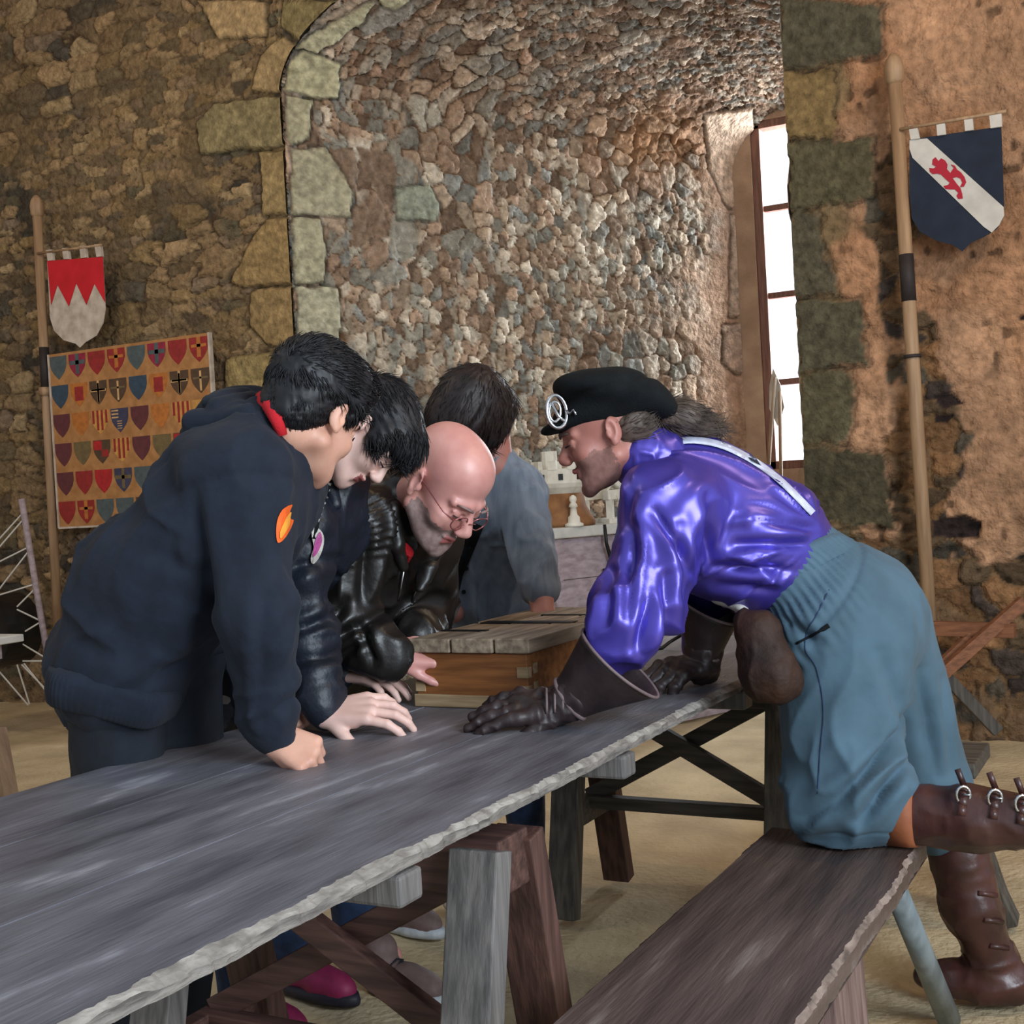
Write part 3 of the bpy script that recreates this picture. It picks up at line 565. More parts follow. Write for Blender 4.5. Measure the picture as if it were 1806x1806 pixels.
def banner(label, outline, yw, mcloth, tabs, patches, group=None):
    pt = lambda q, o=0: yy(q[0], q[1], yw-o)
    t = thing('shield_banner', label, 'banner', pt(outline[0]))
    def cloth(nm, poly, m, o, th_=.004):
        pl_ = [pt(q, o) for q in poly]; b = MB(); b.prism(pl_, (0, 1, 0), th_); return b.put(nm, M[m], t)
    cloth('field', outline, mcloth, 0)
    for q in tabs:
        cloth('tab', q, 'white' if mcloth == 'navy' else 'cream', .012, .02)
    for nm, poly, m, o in patches: cloth(nm, poly, m, o, .0035)
    return t
def arc_pts(P, n=6):      # Catmull-Rom densify
    r = []; k = len(P)
    for i in range(k):
        p0, p1, p2, p3 = [np.array(P[(i+j-1) % k], float) for j in range(4)]
        for s in range(n):
            u = s/n; r.append(tuple(.5*((2*p1)+(-p0+p2)*u+(2*p0-5*p1+4*p2-p3)*u*u+(-p0+3*p1-3*p2+p3)*u**3)))
    return r
banner('small shield banner, red zigzag over cream, hanging by the left pole', [(83, 460), (181, 453), (186, 545), (182, 570), (170, 592), (150, 604), (141, 613), (133, 606), (112, 600), (95, 583), (88, 560)], 5.84, 'cream',
       [[(81, 441), (91, 440), (93, 459), (84, 460)], [(109, 438), (119, 437), (122, 457), (112, 457)], [(140, 434), (150, 433), (152, 454), (142, 455)], [(166, 431), (177, 430), (179, 452), (170, 453)]],
       [('chief', [(83, 460), (181, 453), (185, 533), (166, 500), (152, 537), (134, 499), (121, 540), (101, 502), (90, 537)], 'red', .005)])
LION = [(1650, 277), (1655, 284), (1660, 279), (1667, 283), (1671, 290), (1670, 298), (1676, 305), (1682, 296), (1677, 290), (1684, 292), (1688, 299), (1695, 304), (1701, 312), (1704, 321), (1700, 329), (1693, 330), (1697, 322), (1694, 315),
        (1687, 312), (1680, 314), (1686, 322), (1694, 332), (1697, 342), (1698, 350), (1690, 351), (1687, 345), (1690, 340), (1684, 334), (1676, 334), (1667, 333), (1664, 328), (1672, 326), (1675, 322), (1668, 316), (1660, 308), (1653, 306), (1645, 307), (1640, 303), (1639, 296), (1646, 297), (1651, 294), (1644, 290), (1645, 281)]
banner('large navy shield banner with a white diagonal band and a red lion', [(1604, 246), (1766, 223), (1771, 365), (1769, 385), (1758, 404), (1735, 418), (1712, 428), (1697, 443), (1680, 432), (1650, 424), (1622, 408), (1608, 385), (1604, 340)], 5.84, 'navy',
       [[(1602, 222), (1617, 220), (1622, 244), (1606, 246)], [(1651, 215), (1666, 213), (1668, 237), (1653, 239)], [(1700, 208), (1715, 205), (1717, 229), (1702, 231)], [(1744, 199), (1766, 197), (1767, 223), (1747, 226)]],
       [('band', [(1604, 247), (1635, 244), (1655, 262), (1770, 365), (1771, 380), (1762, 397), (1749, 410), (1735, 400), (1609, 278), (1604, 262)], 'white', .004), ('lion_charge', LION, 'crimson', .007)])
# ---- panel of painted coats of arms
ybd = 5.85
A_ = yy(88, 626, ybd); B_ = yy(371, 592, ybd); Cb = yy(110, 931, ybd)
bdw = B_[0]-A_[0]; z1_ = A_[2]; z0_ = Cb[2]; x0_ = A_[0]
bd = thing('heraldic_panel', 'tan panel painted with rows of red and blue coats of arms', 'panel', (x0_, ybd, z0_))
MB().box((x0_, ybd-.012, z0_), (x0_+bdw, ybd+.01, z1_)).put('board', M['boardbg'], bd, bev=.002)
b = MB(); b.box((x0_+bdw-.008, ybd-.018, z0_), (x0_+bdw+.006, ybd+.01, z1_)); b.box((x0_-.006, ybd-.018, z0_), (x0_+.006, ybd+.01, z1_)); b.box((x0_, ybd-.016, z0_-.006), (x0_+bdw, ybd+.01, z0_+.006)); b.put('border', M['cream'], bd)
cols = {'t': '#4a5658', 'b': '#2f4354', 'm': '#5c2a30', 'r': '#8e2422', 'R': '#a81f22', 'o': '#b06a2c', 'y': '#c08c46', 'k': '#4f3a28', 'g': '#6b5a3a', 'p': '#8a2038', 'n': '#3a3a52', 'w': '#c9a06c'}
ck = list(cols); mats_ = [flat('paint_'+c, cols[c], .6) for c in ck]
rows = ['tprrtprr', 'boxkboxk', 'moYhmoYy', 'mgqYmgqY', 'srRctsrc', 'rrttxryt']
b = MB(); nr = 6; rh = (z1_-z0_)/nr; cw = bdw/8
def shield(cx, zt, w, h, mi, o=.0135):
    pts = [(cx-w/2, zt), (cx+w/2, zt)]
    for u in (.35, .55, .72, .86, .95): pts.append((cx+w/2*(1-((u-.3)/.7)**2.0), zt-h*u))
    pts.append((cx, zt-h))
    for u in (.95, .86, .72, .55, .35): pts.append((cx-w/2*(1-((u-.3)/.7)**2.0), zt-h*u))
    b.prism([(x, ybd-o, z) for x, z in pts[::-1]], (0, 1, 0), .002, mi)
def rect(xa, xb, za, zb, mi, o=.0145): b.prism([(xa, ybd-o, za), (xb, ybd-o, za), (xb, ybd-o, zb), (xa, ybd-o, zb)], (0, 1, 0), .001, mi)
for i, row in enumerate(rows):
    for j_, c in enumerate(row):
        cx = x0_+cw*(j_+.5); zt = z1_-rh*i-.018; w = cw*.88; h = rh*.80; I = ck.index
        base = {'Y': 'y', 'h': 'n', 'q': 'k', 's': 'm', 'c': 'n', 'x': 'k'}.get(c, c); shield(cx, zt, w, h, I(base))
        if c == 'Y':
            for s in range(4): xx_ = cx-w/2+w*(s+.5)/4; rect(xx_-w*.06, xx_+w*.06, zt-h*(.84 if s in (1, 2) else .55), zt, I('r'))
        elif c == 'x' or (c == 'k' and i == 1): rect(cx-w*.05, cx+w*.05, zt-h*.9, zt-h*.1, I('w')); rect(cx-w*.4, cx+w*.4, zt-h*.42, zt-h*.34, I('g'))
        elif c == 'p': rect(cx-w*.1, cx+w*.1, zt-h*.85, zt, I('t')); rect(cx-w*.45, cx+w*.45, zt-h*.45, zt-h*.28, I('t'))
        elif c == 'c': rect(cx-w*.08, cx+w*.08, zt-h*.85, zt, I('g')); rect(cx-w*.45, cx+w*.45, zt-h*.45, zt-h*.3, I('g'))
        elif c == 'q': rect(cx-w*.46, cx, zt-h*.42, zt-.004, I('R')); rect(cx, cx+w*.38, zt-h*.72, zt-h*.42, I('r'))
        elif c == 'h':
            for s in range(3): rect(cx-w*.45, cx-.01, zt-h*(.12+.14*s), zt-h*(.06+.14*s), I('w'))
            for s in range(4): rect(cx-w*.15, cx+w*.12, zt-h*(.55+.1*s), zt-h*(.52+.1*s), I('w'))
        elif c == 'o' and i == 1: rect(cx-w*.25, cx+w*.25, zt-h*.75, zt-h*.15, I('r'), .0142)
        elif c in 'rR' and i in (0, 5) and j_ % 2: rect(cx-w*.1, cx+w*.1, zt-h*.8, zt, I('o'), .0142); rect(cx-w*.4, cx+w*.4, zt-h*.4, zt-h*.28, I('o'), .0142)
        elif c == 'x': pass
        if i == 1 and c == 'x': rect(cx-w*.06, cx+w*.06, zt-h*.9, zt, I('w')); rect(cx-w*.45, cx+w*.45, zt-h*.45, zt-h*.35, I('w'))
o = b.put('painted_shields', mats_, bd)
# ---- cord winder frame at the left edge
wn = thing('cord_frame', 'leaning grey rod strung with cords in front of the left rubble wall', 'frame', dd(95, 1240, 7.6)*[1, 1, 0])
D_ = 7.2
MB().tube([dd(38, 880, D_), dd(70, 1075, D_), dd(100, 1245, D_)], .018, 10).put('rod', M['plank'], wn, smooth=True)
b = MB()
for a, c in [((40, 905), (-10, 960)), ((42, 915), (-10, 975)), ((50, 965), (-10, 995)), ((52, 970), (-10, 1050)), ((62, 1030), (-10, 1052)), ((62, 1038), (30, 1070)), ((30, 1075), (72, 1095)), ((70, 1098), (40, 1116)), ((35, 1133), (88, 1165)), ((40, 1166), (85, 1166)), ((30, 1172), (52, 1242)), ((38, 1172), (95, 1230)), ((42, 1170), (98, 1240)), ((-5, 1180), (50, 1244))]:
    b.tube([dd(*a, D_), dd(*c, D_)], .005, 5)
b.put('cord', M['white'], wn)
b = MB(); c_ = dd(0, 1112, D_+.1); b.tube([c_-[.0, .12, 0], c_+[.0, .12, 0]], .21, 28); hubo = b.put('hub', M['iron'], wn)
t2 = thing('side_table', 'pale board end of a table at the left edge of the hall', 'table', dd(-60, 1300, 5.2)*[1, 1, 0])
q1 = dd(42, 1118, 5.2); b = MB(); b.box((q1[0]-1.2, q1[1]-.6, q1[2]-.03), (q1[0], q1[1], q1[2])); b.put('tabletop', M['ledge'], t2, bev=.004)
b = MB(); b.box((q1[0]-1.1, q1[1]-.5, q1[2]-.09), (q1[0]-.04, q1[1]-.08, q1[2]-.03)); b.put('apron', M['plank'], t2)
for dx in (-1.1, -.30):
    b = MB(); b.box((q1[0]+dx, q1[1]-.4, 0), (q1[0]+dx+.06, q1[1]-.34, q1[2]-.03)); b.put('leg', M['plank'], t2)
g0 = dd(-4, 1320, 3.5); g1 = dd(14, 1420, 3.45)
st = thing('stool', 'brown stool leg showing at the left edge above the table', 'stool', (g0[0]-.25, g0[1], 0))
dr = (g1-g0)/(g0[2]-g1[2]); 
MB().beam(g0-dr*.05, g0+dr*g0[2], .05, .04, up=(1, 0, 0)).put('leg', M['pole'], st)
for ox, oy in ((-.42, 0), (-.42, -.3), (-.06, -.3)): MB().beam(g0-dr*.05+[ox, oy, 0], g0+dr*g0[2]*[-1 if ox else 1, 1, 1]+[ox, oy, 0], .05, .04, up=(1, 0, 0)).put('leg', M['pole'], st)
b = MB(); b.box((g0[0]-.46, g0[1]-.34, g0[2]), (g0[0]+.0, g0[1]+.02, g0[2]+.04)); b.put('seat', M['pole'], st, bev=.004)
# ---- folding stand at the foot of the right wall
fs = thing('folding_stand', 'orange brown wooden folding stand against the foot of the right wall', 'stand', (-.9, 5.6, 0))
def fp(x, y, d): return dd(x, y, d-.42)
b = MB(); b.beam(fp(1640, 1108, 5.9), fp(1790, 1112, 5.7), .05, .06); b.put('top_rail', M['orangewood'], fs, bev=.003)
for a, c, d in (((1725, 1112), (1655, 1180), 5.8), ((1655, 1180), (1760, 1290), 5.75), ((1806, 1060), (1655, 1195), 5.72), ((1670, 1170), (1640, 1275), 5.9)):
    b = MB(); b.beam(fp(*a, d), fp(*c, d), .04, .05); b.put('leg', M['orangewood'] if a[1] < 1150 else M['darkwood'], fs, bev=.003)
# ---- pale shafts leaning beside the window
for i, (a, c) in enumerate([((1367, 665), (1352, 870)), ((1375, 690), (1378, 870))]):
    T = yy(*a, 8.12-.02*i); Bm = yy(*c, 8.1)
    dr = (Bm-T)/(T[2]-Bm[2]); G = T+dr*T[2]*.99
    t = thing('arrow_shaft', ['pale shaft with a white feathered tip leaning left of the window', 'thinner pale shaft leaning right beside the feathered one'][i], 'shaft', (G[0], G[1], 0))
    MB().tube([G, T], .012, 8).put('shaft', M['pole'], t, smooth=True)
    if not i:
        b = MB(); b.prism([T+np.array([-.01, 0, .06]), T+np.array([.03, 0, -.05]), T+np.array([.05, 0, -.2]), T+np.array([0, 0, -.32]), T+np.array([-.05, 0, -.2]), T+np.array([-.04, 0, -.05])][::-1], (0, 1, 0), .006); b.put('feather', M['model'], t)
# ---- small curved iron hook lying on the table near the right glove
h0 = zz(1150, 1145, .755)
MB().tube([h0, h0+[.02, .03, .0], h0+[.03, .06, .012], h0+[.06, .075, .03], h0+[.075, .06, .028]], .005, 8).put('iron_hook', M['iron'], smooth=True, label='small bent black iron hook lying on the table beside the dark right glove', cat='hook')

# ================================================================== FIGURES: smooth-blended solids meshed by surface nets
def nrm(v): v = np.array(v, float); return v/(np.linalg.norm(v)+1e-12)
class Sdf:
    def __init__(s): s.p = []
    def cap(s, a, b, ra, rb=None, k=.02, n=None, w=1, op=1):
        a = np.array(a, float); b = np.array(b, float); rb = ra if rb is None else rb; R = max(ra, rb)*max(w, 1)
        s.p.append(('c', (a, b, ra, rb, None if n is None else nrm(n), w), k, op, np.minimum(a, b)-R, np.maximum(a, b)+R)); return s
    def chain(s, P, r, k=.02, n=None, w=1):
        for i in range(len(P)-1): s.cap(P[i], P[i+1], r[i], r[i+1], k, n, w)
        return s
    def ell(s, c, r, B=None, k=.015, op=1):
        c = np.array(c, float); B = np.eye(3) if B is None else B; R = max(r)
        s.p.append(('e', (c, np.array(r, float), B), k, op, c-R, c+R)); return s
    def mesh(s, res, fine=(), pad=.02):
        lo = np.min([p[4] for p in s.p if p[3] > 0], 0)-pad; hi = np.max([p[5] for p in s.p if p[3] > 0], 0)+pad; ax = []
        for d in range(3):
            x = lo[d]; c = [x]
            while x < hi[d]:
                st = res
                for fl, fh, fr in fine:
                    if fl[d]-res <= x <= fh[d]: st = min(st, fr)
                x += st; c.append(x)
            ax.append(np.array(c))
        X, Y, Z = ax; D = np.full((len(X), len(Y), len(Z)), .06, np.float32)
        for kind, q, k, op, l, h in s.p:
            m = k+2.5*res+.004; ii = []
            for d in range(3): a = np.searchsorted(ax[d], l[d]-m); e = np.searchsorted(ax[d], h[d]+m); ii.append(slice(a, e))
            P = np.stack(np.meshgrid(X[ii[0]], Y[ii[1]], Z[ii[2]], indexing='ij'), 3)
            if P.size == 0: continue
            if kind == 'c':
                a, b, ra, rb, n, w = q; ab = b-a; t = np.clip(((P-a)@ab)/(ab@ab+1e-12), 0, 1); v = P-a-t[..., None]*ab
                if n is not None: v = v-((v@n)*(1-1/w))[..., None]*n
                d_ = np.sqrt((v*v).sum(-1))-(ra+(rb-ra)*t)
            else:
                c, r, B = q; v = (P-c)@B.T/r; L = np.sqrt((v*v).sum(-1))+1e-9; g = np.sqrt(((v/r)**2).sum(-1))+1e-9; d_ = L*(L-1)/g
            O = D[ii[0], ii[1], ii[2]]
            if op > 0:
                hh = np.clip(.5+.5*(O-d_)/k, 0, 1); D[ii[0], ii[1], ii[2]] = O*(1-hh)+d_*hh-k*hh*(1-hh)
            else:
                d_ = -d_; hh = np.clip(.5-.5*(O-d_)/k, 0, 1); D[ii[0], ii[1], ii[2]] = O*(1-hh)+d_*hh+k*hh*(1-hh)
        D[0], D[-1], D[:, 0], D[:, -1], D[:, :, 0], D[:, :, -1] = (.06,)*6
        S = D < 0; cnt = sum(S[a:S.shape[0]-1+a, b:S.shape[1]-1+b, c:S.shape[2]-1+c].astype(np.int8) for a in (0, 1) for b in (0, 1) for c in (0, 1))
        I = np.argwhere((cnt > 0) & (cnt < 8)); idx = np.full(cnt.shape, -1, np.int64); idx[tuple(I.T)] = np.arange(len(I))
        acc = np.zeros((len(I), 3)); num = np.zeros(len(I)); Pc = lambda o: np.stack([X[I[:, 0]+o[0]], Y[I[:, 1]+o[1]], Z[I[:, 2]+o[2]]], 1)
        cs = [(a, b, c) for a in (0, 1) for b in (0, 1) for c in (0, 1)]
        for o1 in cs:
            for d in range(3):
                if o1[d]: continue
                o2 = list(o1); o2[d] = 1
                v1 = D[I[:, 0]+o1[0], I[:, 1]+o1[1], I[:, 2]+o1[2]]; v2 = D[I[:, 0]+o2[0], I[:, 1]+o2[1], I[:, 2]+o2[2]]
                m = (v1 < 0) != (v2 < 0); t = np.where(m, v1/np.where(m, v1-v2, 1), 0)[:, None]
                acc += np.where(m[:, None], Pc(o1)*(1-t)+Pc(o2)*t, 0); num += m
        V = acc/num[:, None]; Fq = []
        for d in range(3):
            a = [slice(None)]*3; b = [slice(None)]*3; a[d] = slice(0, -1); b[d] = slice(1, None); A = S[tuple(a)]; Bb = S[tuple(b)]
            e = np.argwhere(A != Bb); u, v = (d+1) % 3, (d+2) % 3; e = e[(e[:, u] > 0) & (e[:, v] > 0)]
            ins = A[tuple(e.T)]; q = []
            for du, dv in ((1, 1), (0, 1), (0, 0), (1, 0)): f = e.copy(); f[:, u] -= du; f[:, v] -= dv; q.append(idx[tuple(f.T)])
            q = np.stack(q, 1); q[~ins] = q[~ins][:, ::-1]; Fq.append(q)
        Fq = np.concatenate(Fq); Fq = Fq[(Fq >= 0).all(1)]
        return V, Fq
def vnormals(V, Fq):
    n = np.cross(V[Fq[:, 2]]-V[Fq[:, 0]], V[Fq[:, 3]]-V[Fq[:, 1]]); N = np.zeros_like(V)
    for i in range(4): np.add.at(N, Fq[:, i], n)
    return N/(np.linalg.norm(N, axis=1, keepdims=True)+1e-12)
def relax(V, Fq, it=2, lam=.5):
    for _ in range(it):
        A = np.zeros_like(V); c = np.zeros(len(V))
        for i in range(4):
            np.add.at(A, Fq[:, i], V[Fq[:, (i+1) % 4]]); np.add.at(A, Fq[:, i], V[Fq[:, i-1]]); np.add.at(c, Fq[:, i], 2)
        V = V+lam*(A/np.maximum(c, 1)[:, None]-V)
    return V
def along(V, d, fa, fp, s=0, warp=.35):     # noise stretched along d (fa low) and tight across it (fp)
    d = nrm(d); q = V@d; Pp = V-q[:, None]*d; P = Pp*fp+(q*fa)[:, None]*d+warp*np.stack([vnoise(V*7, s+1), vnoise(V*7+5, s+2), vnoise(V*7+9, s+3)], 1)
    return vnoise(P, s)
def ridge(n, p=2.0): return (1-np.abs(n))**p
def segw(V, a, b, r, soft=.04):
    a = np.array(a); b = np.array(b); ab = b-a; t = np.clip(((V-a)@ab)/(ab@ab), 0, 1); d = np.linalg.norm(V-a-t[:, None]*ab, axis=1); return 1-sst(r, r+soft, d), t
def build(sd, name, m, parent, res, fine=(), disp=None, rel=2, clip=None, **kw):
    V, Fq = sd.mesh(res, fine); V = relax(V, Fq, rel, .45)
    if disp is not None:
        N = vnormals(V, Fq); V = V+N*disp(V, N)[:, None]
    if clip is not None:
        keep = clip(V); Fq = Fq[keep[Fq].all(1)]; used = np.unique(Fq); mp = np.full(len(V), -1); mp[used] = np.arange(len(used)); V = V[used]; Fq = mp[Fq]
    return put(name, V, Fq, m, parent, **kw)
class Frame:
    def __init__(s, c, fwd, up, sc=1.0):
        s.c = np.array(c, float); s.f = nrm(fwd); r = nrm(np.cross(s.f, up)); s.r = r; s.u = np.cross(r, s.f); s.s = sc; s.B = np.stack([s.r, s.f, s.u])
    def __call__(s, x, y, z): return s.c+s.s*(x*s.r+y*s.f+z*s.u)
def iv(r, u, t): return r*_R+u*_U-t*_f          # direction: image right, image up, towards the camera
def head(sd, h, nose=1.0, jaw=1.0, lips=1.0):
    e = lambda x, y, z, r, k=.012, op=1: sd.ell(h(x, y, z), [q*h.s for q in r], h.B, k, op)
    c = lambda p, q, a, b_, k=.008, op=1: sd.cap(h(*p), h(*q), a*h.s, b_*h.s, k, op=op)
    e(0, -.018, .045, (.074, .096, .086)); e(0, .022, .055, (.066, .066, .066), .03)
    e(0, .035, -.025, (.058, .060, .078), .03); e(0, .05, -.085, (.040*jaw, .040, .030), .03)
    for s in (-1, 1):
        c((s*.055, .0, -.055), (s*.022, .075, -.100), .018, .015, .025)
        e(s*.040, .066, -.030, (.024, .022, .022), .025)
        c((s*.012, .093, .026), (s*.046, .078, .022), .010, .008, .014)
        e(s*.031, .104, .003, (.017, .014, .012), .012, -1)
        e(s*.031, .083, .001, (.0135, .0135, .012), .003)
        c((s*.016, .094, .009), (s*.044, .086, .007), .0035, .003, .004)
        c((s*.016, .094, -.007), (s*.044, .086, -.007), .003, .0025, .004)
        e(s*.0115, .108*1, -.034, (.009*nose, .010, .008), .006)
    e(0, .084, -.112*1, (.018, .014, .014), .018)
    c((0, .090, .014), (0, .116, -.026), .0085*nose, .0115*nose, .012); 
    c((-.019, .092, -.062), (0, .1, -.059), .0045*lips, .006*lips, .005); c((.019, .092, -.062), (0, .1, -.059), .0045*lips, .006*lips, .005)
    c((-.015, .091, -.074), (.015, .091, -.074), .0065*lips, .0065*lips, .006)
    c((-.022, .1, -.0675), (.022, .1, -.0675), .0014, .0014, .004, -1)
    e(0, .097, -.089, (.016, .006, .005), .008, -1)
    for s in (-1, 1):
        fr = h.B
        a = math.radians(18)
        B2 = np.stack([nrm(h.r*s*math.cos(.45)-h.f*math.sin(.45)), nrm(h.f*math.cos(.45)+h.r*s*math.sin(.45)), h.u])
        sd.ell(h(s*.080, -.010, .002), [.009*h.s, .019*h.s, .031*h.s], B2, .004)
        sd.ell(h(s*.090, -.002, .004), [.008*h.s, .011*h.s, .019*h.s], B2, .004, -1)
        sd.ell(h(s*.078, .004, -.006), [.008*h.s, .007*h.s, .010*h.s], h.B, .004)
        sd.ell(h(s*.082, -.004, -.026), [.006*h.s, .008*h.s, .009*h.s], h.B, .005)
def hand(sd, wrist, fdir, back, side, curl=(20, 25, 15), spread=6, sc=1.0, thumb=(35, 20), k=.006):
    f = nrm(fdir); bk = np.array(back, float); bk = nrm(bk-f*(bk@f)); x = np.cross(f, bk)*side     # x: towards the thumb
    W = np.array(wrist, float); P = lambda a, b, c: W+sc*(a*x+b*f+c*bk)
    Kn = [(.033, .086), (.011, .092), (-.011, .088), (-.031, .078)]; Ln = [(.040, .024, .018), (.045, .028, .019), (.041, .026, .018), (.032, .020, .016)]
    for i, (kx, ky) in enumerate(Kn): sd.cap(P(kx*.55, .004, 0), P(kx, ky, .004), .0145*sc, .0115*sc, .012)
    sd.cap(P(.012, .03, -.004), P(.026, .06, -.006), .014*sc, .012*sc, .012); tips = []
    for i, ((kx, ky), ls) in enumerate(zip(Kn, Ln)):
        p = P(kx, ky, .003); sp = math.radians(spread*(1.3-i*.9)); d = nrm(f*math.cos(sp)+x*math.sin(sp)); ang = 0; r = [.0100, .0088, .0080, .0070]
        for j, L in enumerate(ls):
            ang += math.radians(curl[j]*(1+.08*(i-1))); dj = d*math.cos(ang)-bk*math.sin(ang); q = p+dj*L*sc
            sd.cap(p, q, r[j]*sc, r[j+1]*sc, .0035); p = q
        tips.append(p)
    a = math.radians(thumb[0]); b_ = math.radians(thumb[1]); p = P(.022, .018, -.006); d = nrm(f*math.cos(a)+x*math.sin(a)-bk*.35); q = p+d*.042*sc; sd.cap(p, q, .0145*sc, .0112*sc, .01)
    d2 = nrm(d*math.cos(b_)+f*math.sin(b_)*.9); q2 = q+d2*.031*sc; sd.cap(q, q2, .0105*sc, .0092*sc, .004); q3 = q2+nrm(d2+f*.35)*.024*sc; sd.cap(q2, q3, .0092*sc, .0078*sc, .004)
    return W
def strands(name, m, parent, V, N, h, flow, n=2200, L=.035, r=.0016, lift=.25, seg=4, mask=None, seed=3, wave=.0):
    rg = np.random.default_rng(seed); idx = rg.integers(0, len(V), n*3); v = V[idx]; ok = mask(v) if mask is not None else np.ones(len(v), bool); idx = idx[ok][:n]
    b = MB(); 
    for i in idx:
        p = V[i]; nn = N[i]; d = flow(p)+rg.normal(0, .22, 3); d = nrm(d-nn*(d@nn)); P_ = []; l = L*rg.uniform(.6, 1.25); pos = p-nn*.002
        for j in range(seg+1):
            P_.append(pos.copy()); t = j/seg; pos = pos+(d*(1-.0*t)+nn*lift*(1-1.6*t)+np.array([0, 0, -.10*t]))*l/seg
        rr = [r*(1.0-.15*q) for q in range(seg)]+[r*.15]
        b.tube(P_, rr, 3)
    return b.put(name, m, parent, smooth=True)

def crease(V, a, b, w, d, dmax=None):      # pressed fold line with a soft roll beside it, running between two points of the garment
    a = np.array(a); b = np.array(b); ab = b-a; t = np.clip(((V-a)@ab)/(ab@ab), 0, 1); r = V-a-t[:, None]*ab; dp = r@_f; r = r-dp[:, None]*_f; q = np.linalg.norm(r, axis=1)
    fade = np.sin(np.pi*np.clip(t*.86+.07, 0, 1))**.6*(np.abs(dp) < .20)
    return fade*(-d*np.exp(-(q/w)**2)+d*.45*np.exp(-((q-2.2*w)/(1.3*w))**2))

# ================================================================== PEOPLE
def torso(sd, J, g, rp=.105, rw=.095, rc=.105, w=1.45):
    sd.cap(J['pel'], J['waist'], rp+g, rw+g, .03, J['lat'], w); sd.cap(J['waist'], J['chest'], rw+g, rc+g, .03, J['lat'], w)
    sd.cap(J['shR'], J['shL'], .058+g, .058+g, .05)
    sd.cap(J['chest'], J['neck'], .07+g*.8, .055+g*.5, .04)
def arm(sd, J, s, g, r=(.050, .042, .030)): sd.cap(J['sh'+s], J['el'+s], r[0]+g, r[1]+g, .03); sd.cap(J['el'+s], J['wr'+s], r[1]+g, r[2]+g, .02)
def leg(sd, J, s, g, r=(.088, .060, .042)): sd.cap(J['hip'+s], J['kn'+s], r[0]+g, r[1]+g, .03); sd.cap(J['kn'+s], J['an'+s], r[1]+g, r[2]+g, .02)
def person_body(t, J, H, m, hands, kw=None, beard=None, lipm='lip', neckr=.049, fine=()):
    sd = Sdf(); torso(sd, J, -.028)
    for s in 'RL': arm(sd, J, s, 0); leg(sd, J, s, -.022); sd.cap(J['an'+s], J['an'+s]+J['toe'+s]*J.get('foot', .12)-np.array([0, 0, .045]), .033, .022, .02)
    sd.cap(J['neck'], H(0, -.035, -.05), neckr+.008, neckr, .03)
    head(sd, H, **(kw or {})); fn = [(H.c-.15*H.s, H.c+.15*H.s, .0032)]
    for (wp, f, bk, side, opt) in hands: hand(sd, wp, f, bk, side, **opt); c = np.array(wp)+nrm(f)*.09; fn.append((c-.11, c+.11, .0036))
    V, Fq = sd.mesh(.014, list(fn)+list(fine)); V = relax(V, Fq, 1, .35)
    fc = V[Fq].mean(1); l = (fc-H.c)@H.B.T/H.s; mi = np.zeros(len(Fq), int); ms = [M[m]]
    flat('lip', '#a8605c', .45); ms.append(M[lipm] if lipm else M[m])
    lip = (np.abs(l[:, 0]) < .021) & (l[:, 1] > .086) & (l[:, 2] > -.081) & (l[:, 2] < -.056); mi[lip] = 1
    if beard:
        ms.append(M[beard]); n = vnoise(l*90, 3)*.006
        bd_ = (l[:, 2] < -.03+n-.35*np.maximum(0, l[:, 1]-.05)) & (l[:, 1] > .005+n) & (np.linalg.norm(l, axis=1) < .16) & ~lip; mi[bd_] = 2
    o = put('body', V, Fq, ms, t, mi=mi); return o
def facebits(t, H, hm, brow=True):
    for s in (-1, 1):
        MB().tube([H(s*.014, .108, .024), H(s*.030, .107, .030), H(s*.048, .088, .026)], [.0028, .0038, .0018], 6).put('eyebrow', M[hm], t, smooth=True)
        MB().tube([H(s*.017, .1, .0005), H(s*.031, .1035, -.001), H(s*.044, .092, .0005)], [.001, .0022, .001], 6).put('eyelash', M['hairblack'], t, smooth=True)
def shoe(t, an, toe, mu, ms, label=None, ln=.27, laces=None, hi=.0):
    f = nrm([toe[0], toe[1], 0]); g = np.array([an[0], an[1], 0])-f*.07; x = np.array([f[1], -f[0], 0]); up = np.array([0, 0, 1.0]); P = lambda a, b, c: g+a*x+b*f+c*up
    sd = Sdf(); sd.cap(P(0, .04, .055), P(0, ln-.07, .038), .038, .033, .02); sd.cap(P(0, ln-.12, .04), P(.0, ln-.045, .03), .040, .030, .02); sd.cap(P(0, .05, .06), P(0, .055, .10+hi), .042, .045, .02)
    sd.ell(P(0, ln/2, -.05), (.2, .2, .062), None, .004, -1)
    o = build(sd, 'shoe', M[mu], t, .006, rel=2, label=label)
    n = 28; V = []
    for z, k in ((.0, .98), (.012, 1.0), (.026, .97)):
        for i in range(n):
            a = 2*math.pi*i/n; yb = math.sin(a); V.append(P(.043*k*math.cos(a)*(1 if yb > 0 else .86), ln/2+yb*ln/2*k, z))
    Q = [tuple(range(n))[::-1], tuple(range(2*n, 3*n))]+[(j*n+i, j*n+(i+1) % n, (j+1)*n+(i+1) % n, (j+1)*n+i) for j in (0, 1) for i in range(n)]
    put('sole', V, Q, M[ms], o)
    if laces:
        b = MB()
        for i in range(6): y = ln*.40+.017*i; z = .088-.0045*i+hi*.3; b.tube([P(-.026, y, z-.012), P(0, y+.004, z), P(.026, y, z-.012)], .0028, 5); b.tube([P(-.026, y, z-.012), P(0, y+.018, z-.002), P(.026, y+.016, z-.016)], .0022, 5)
        b.put('lace', M[laces], o, smooth=True)
    return o
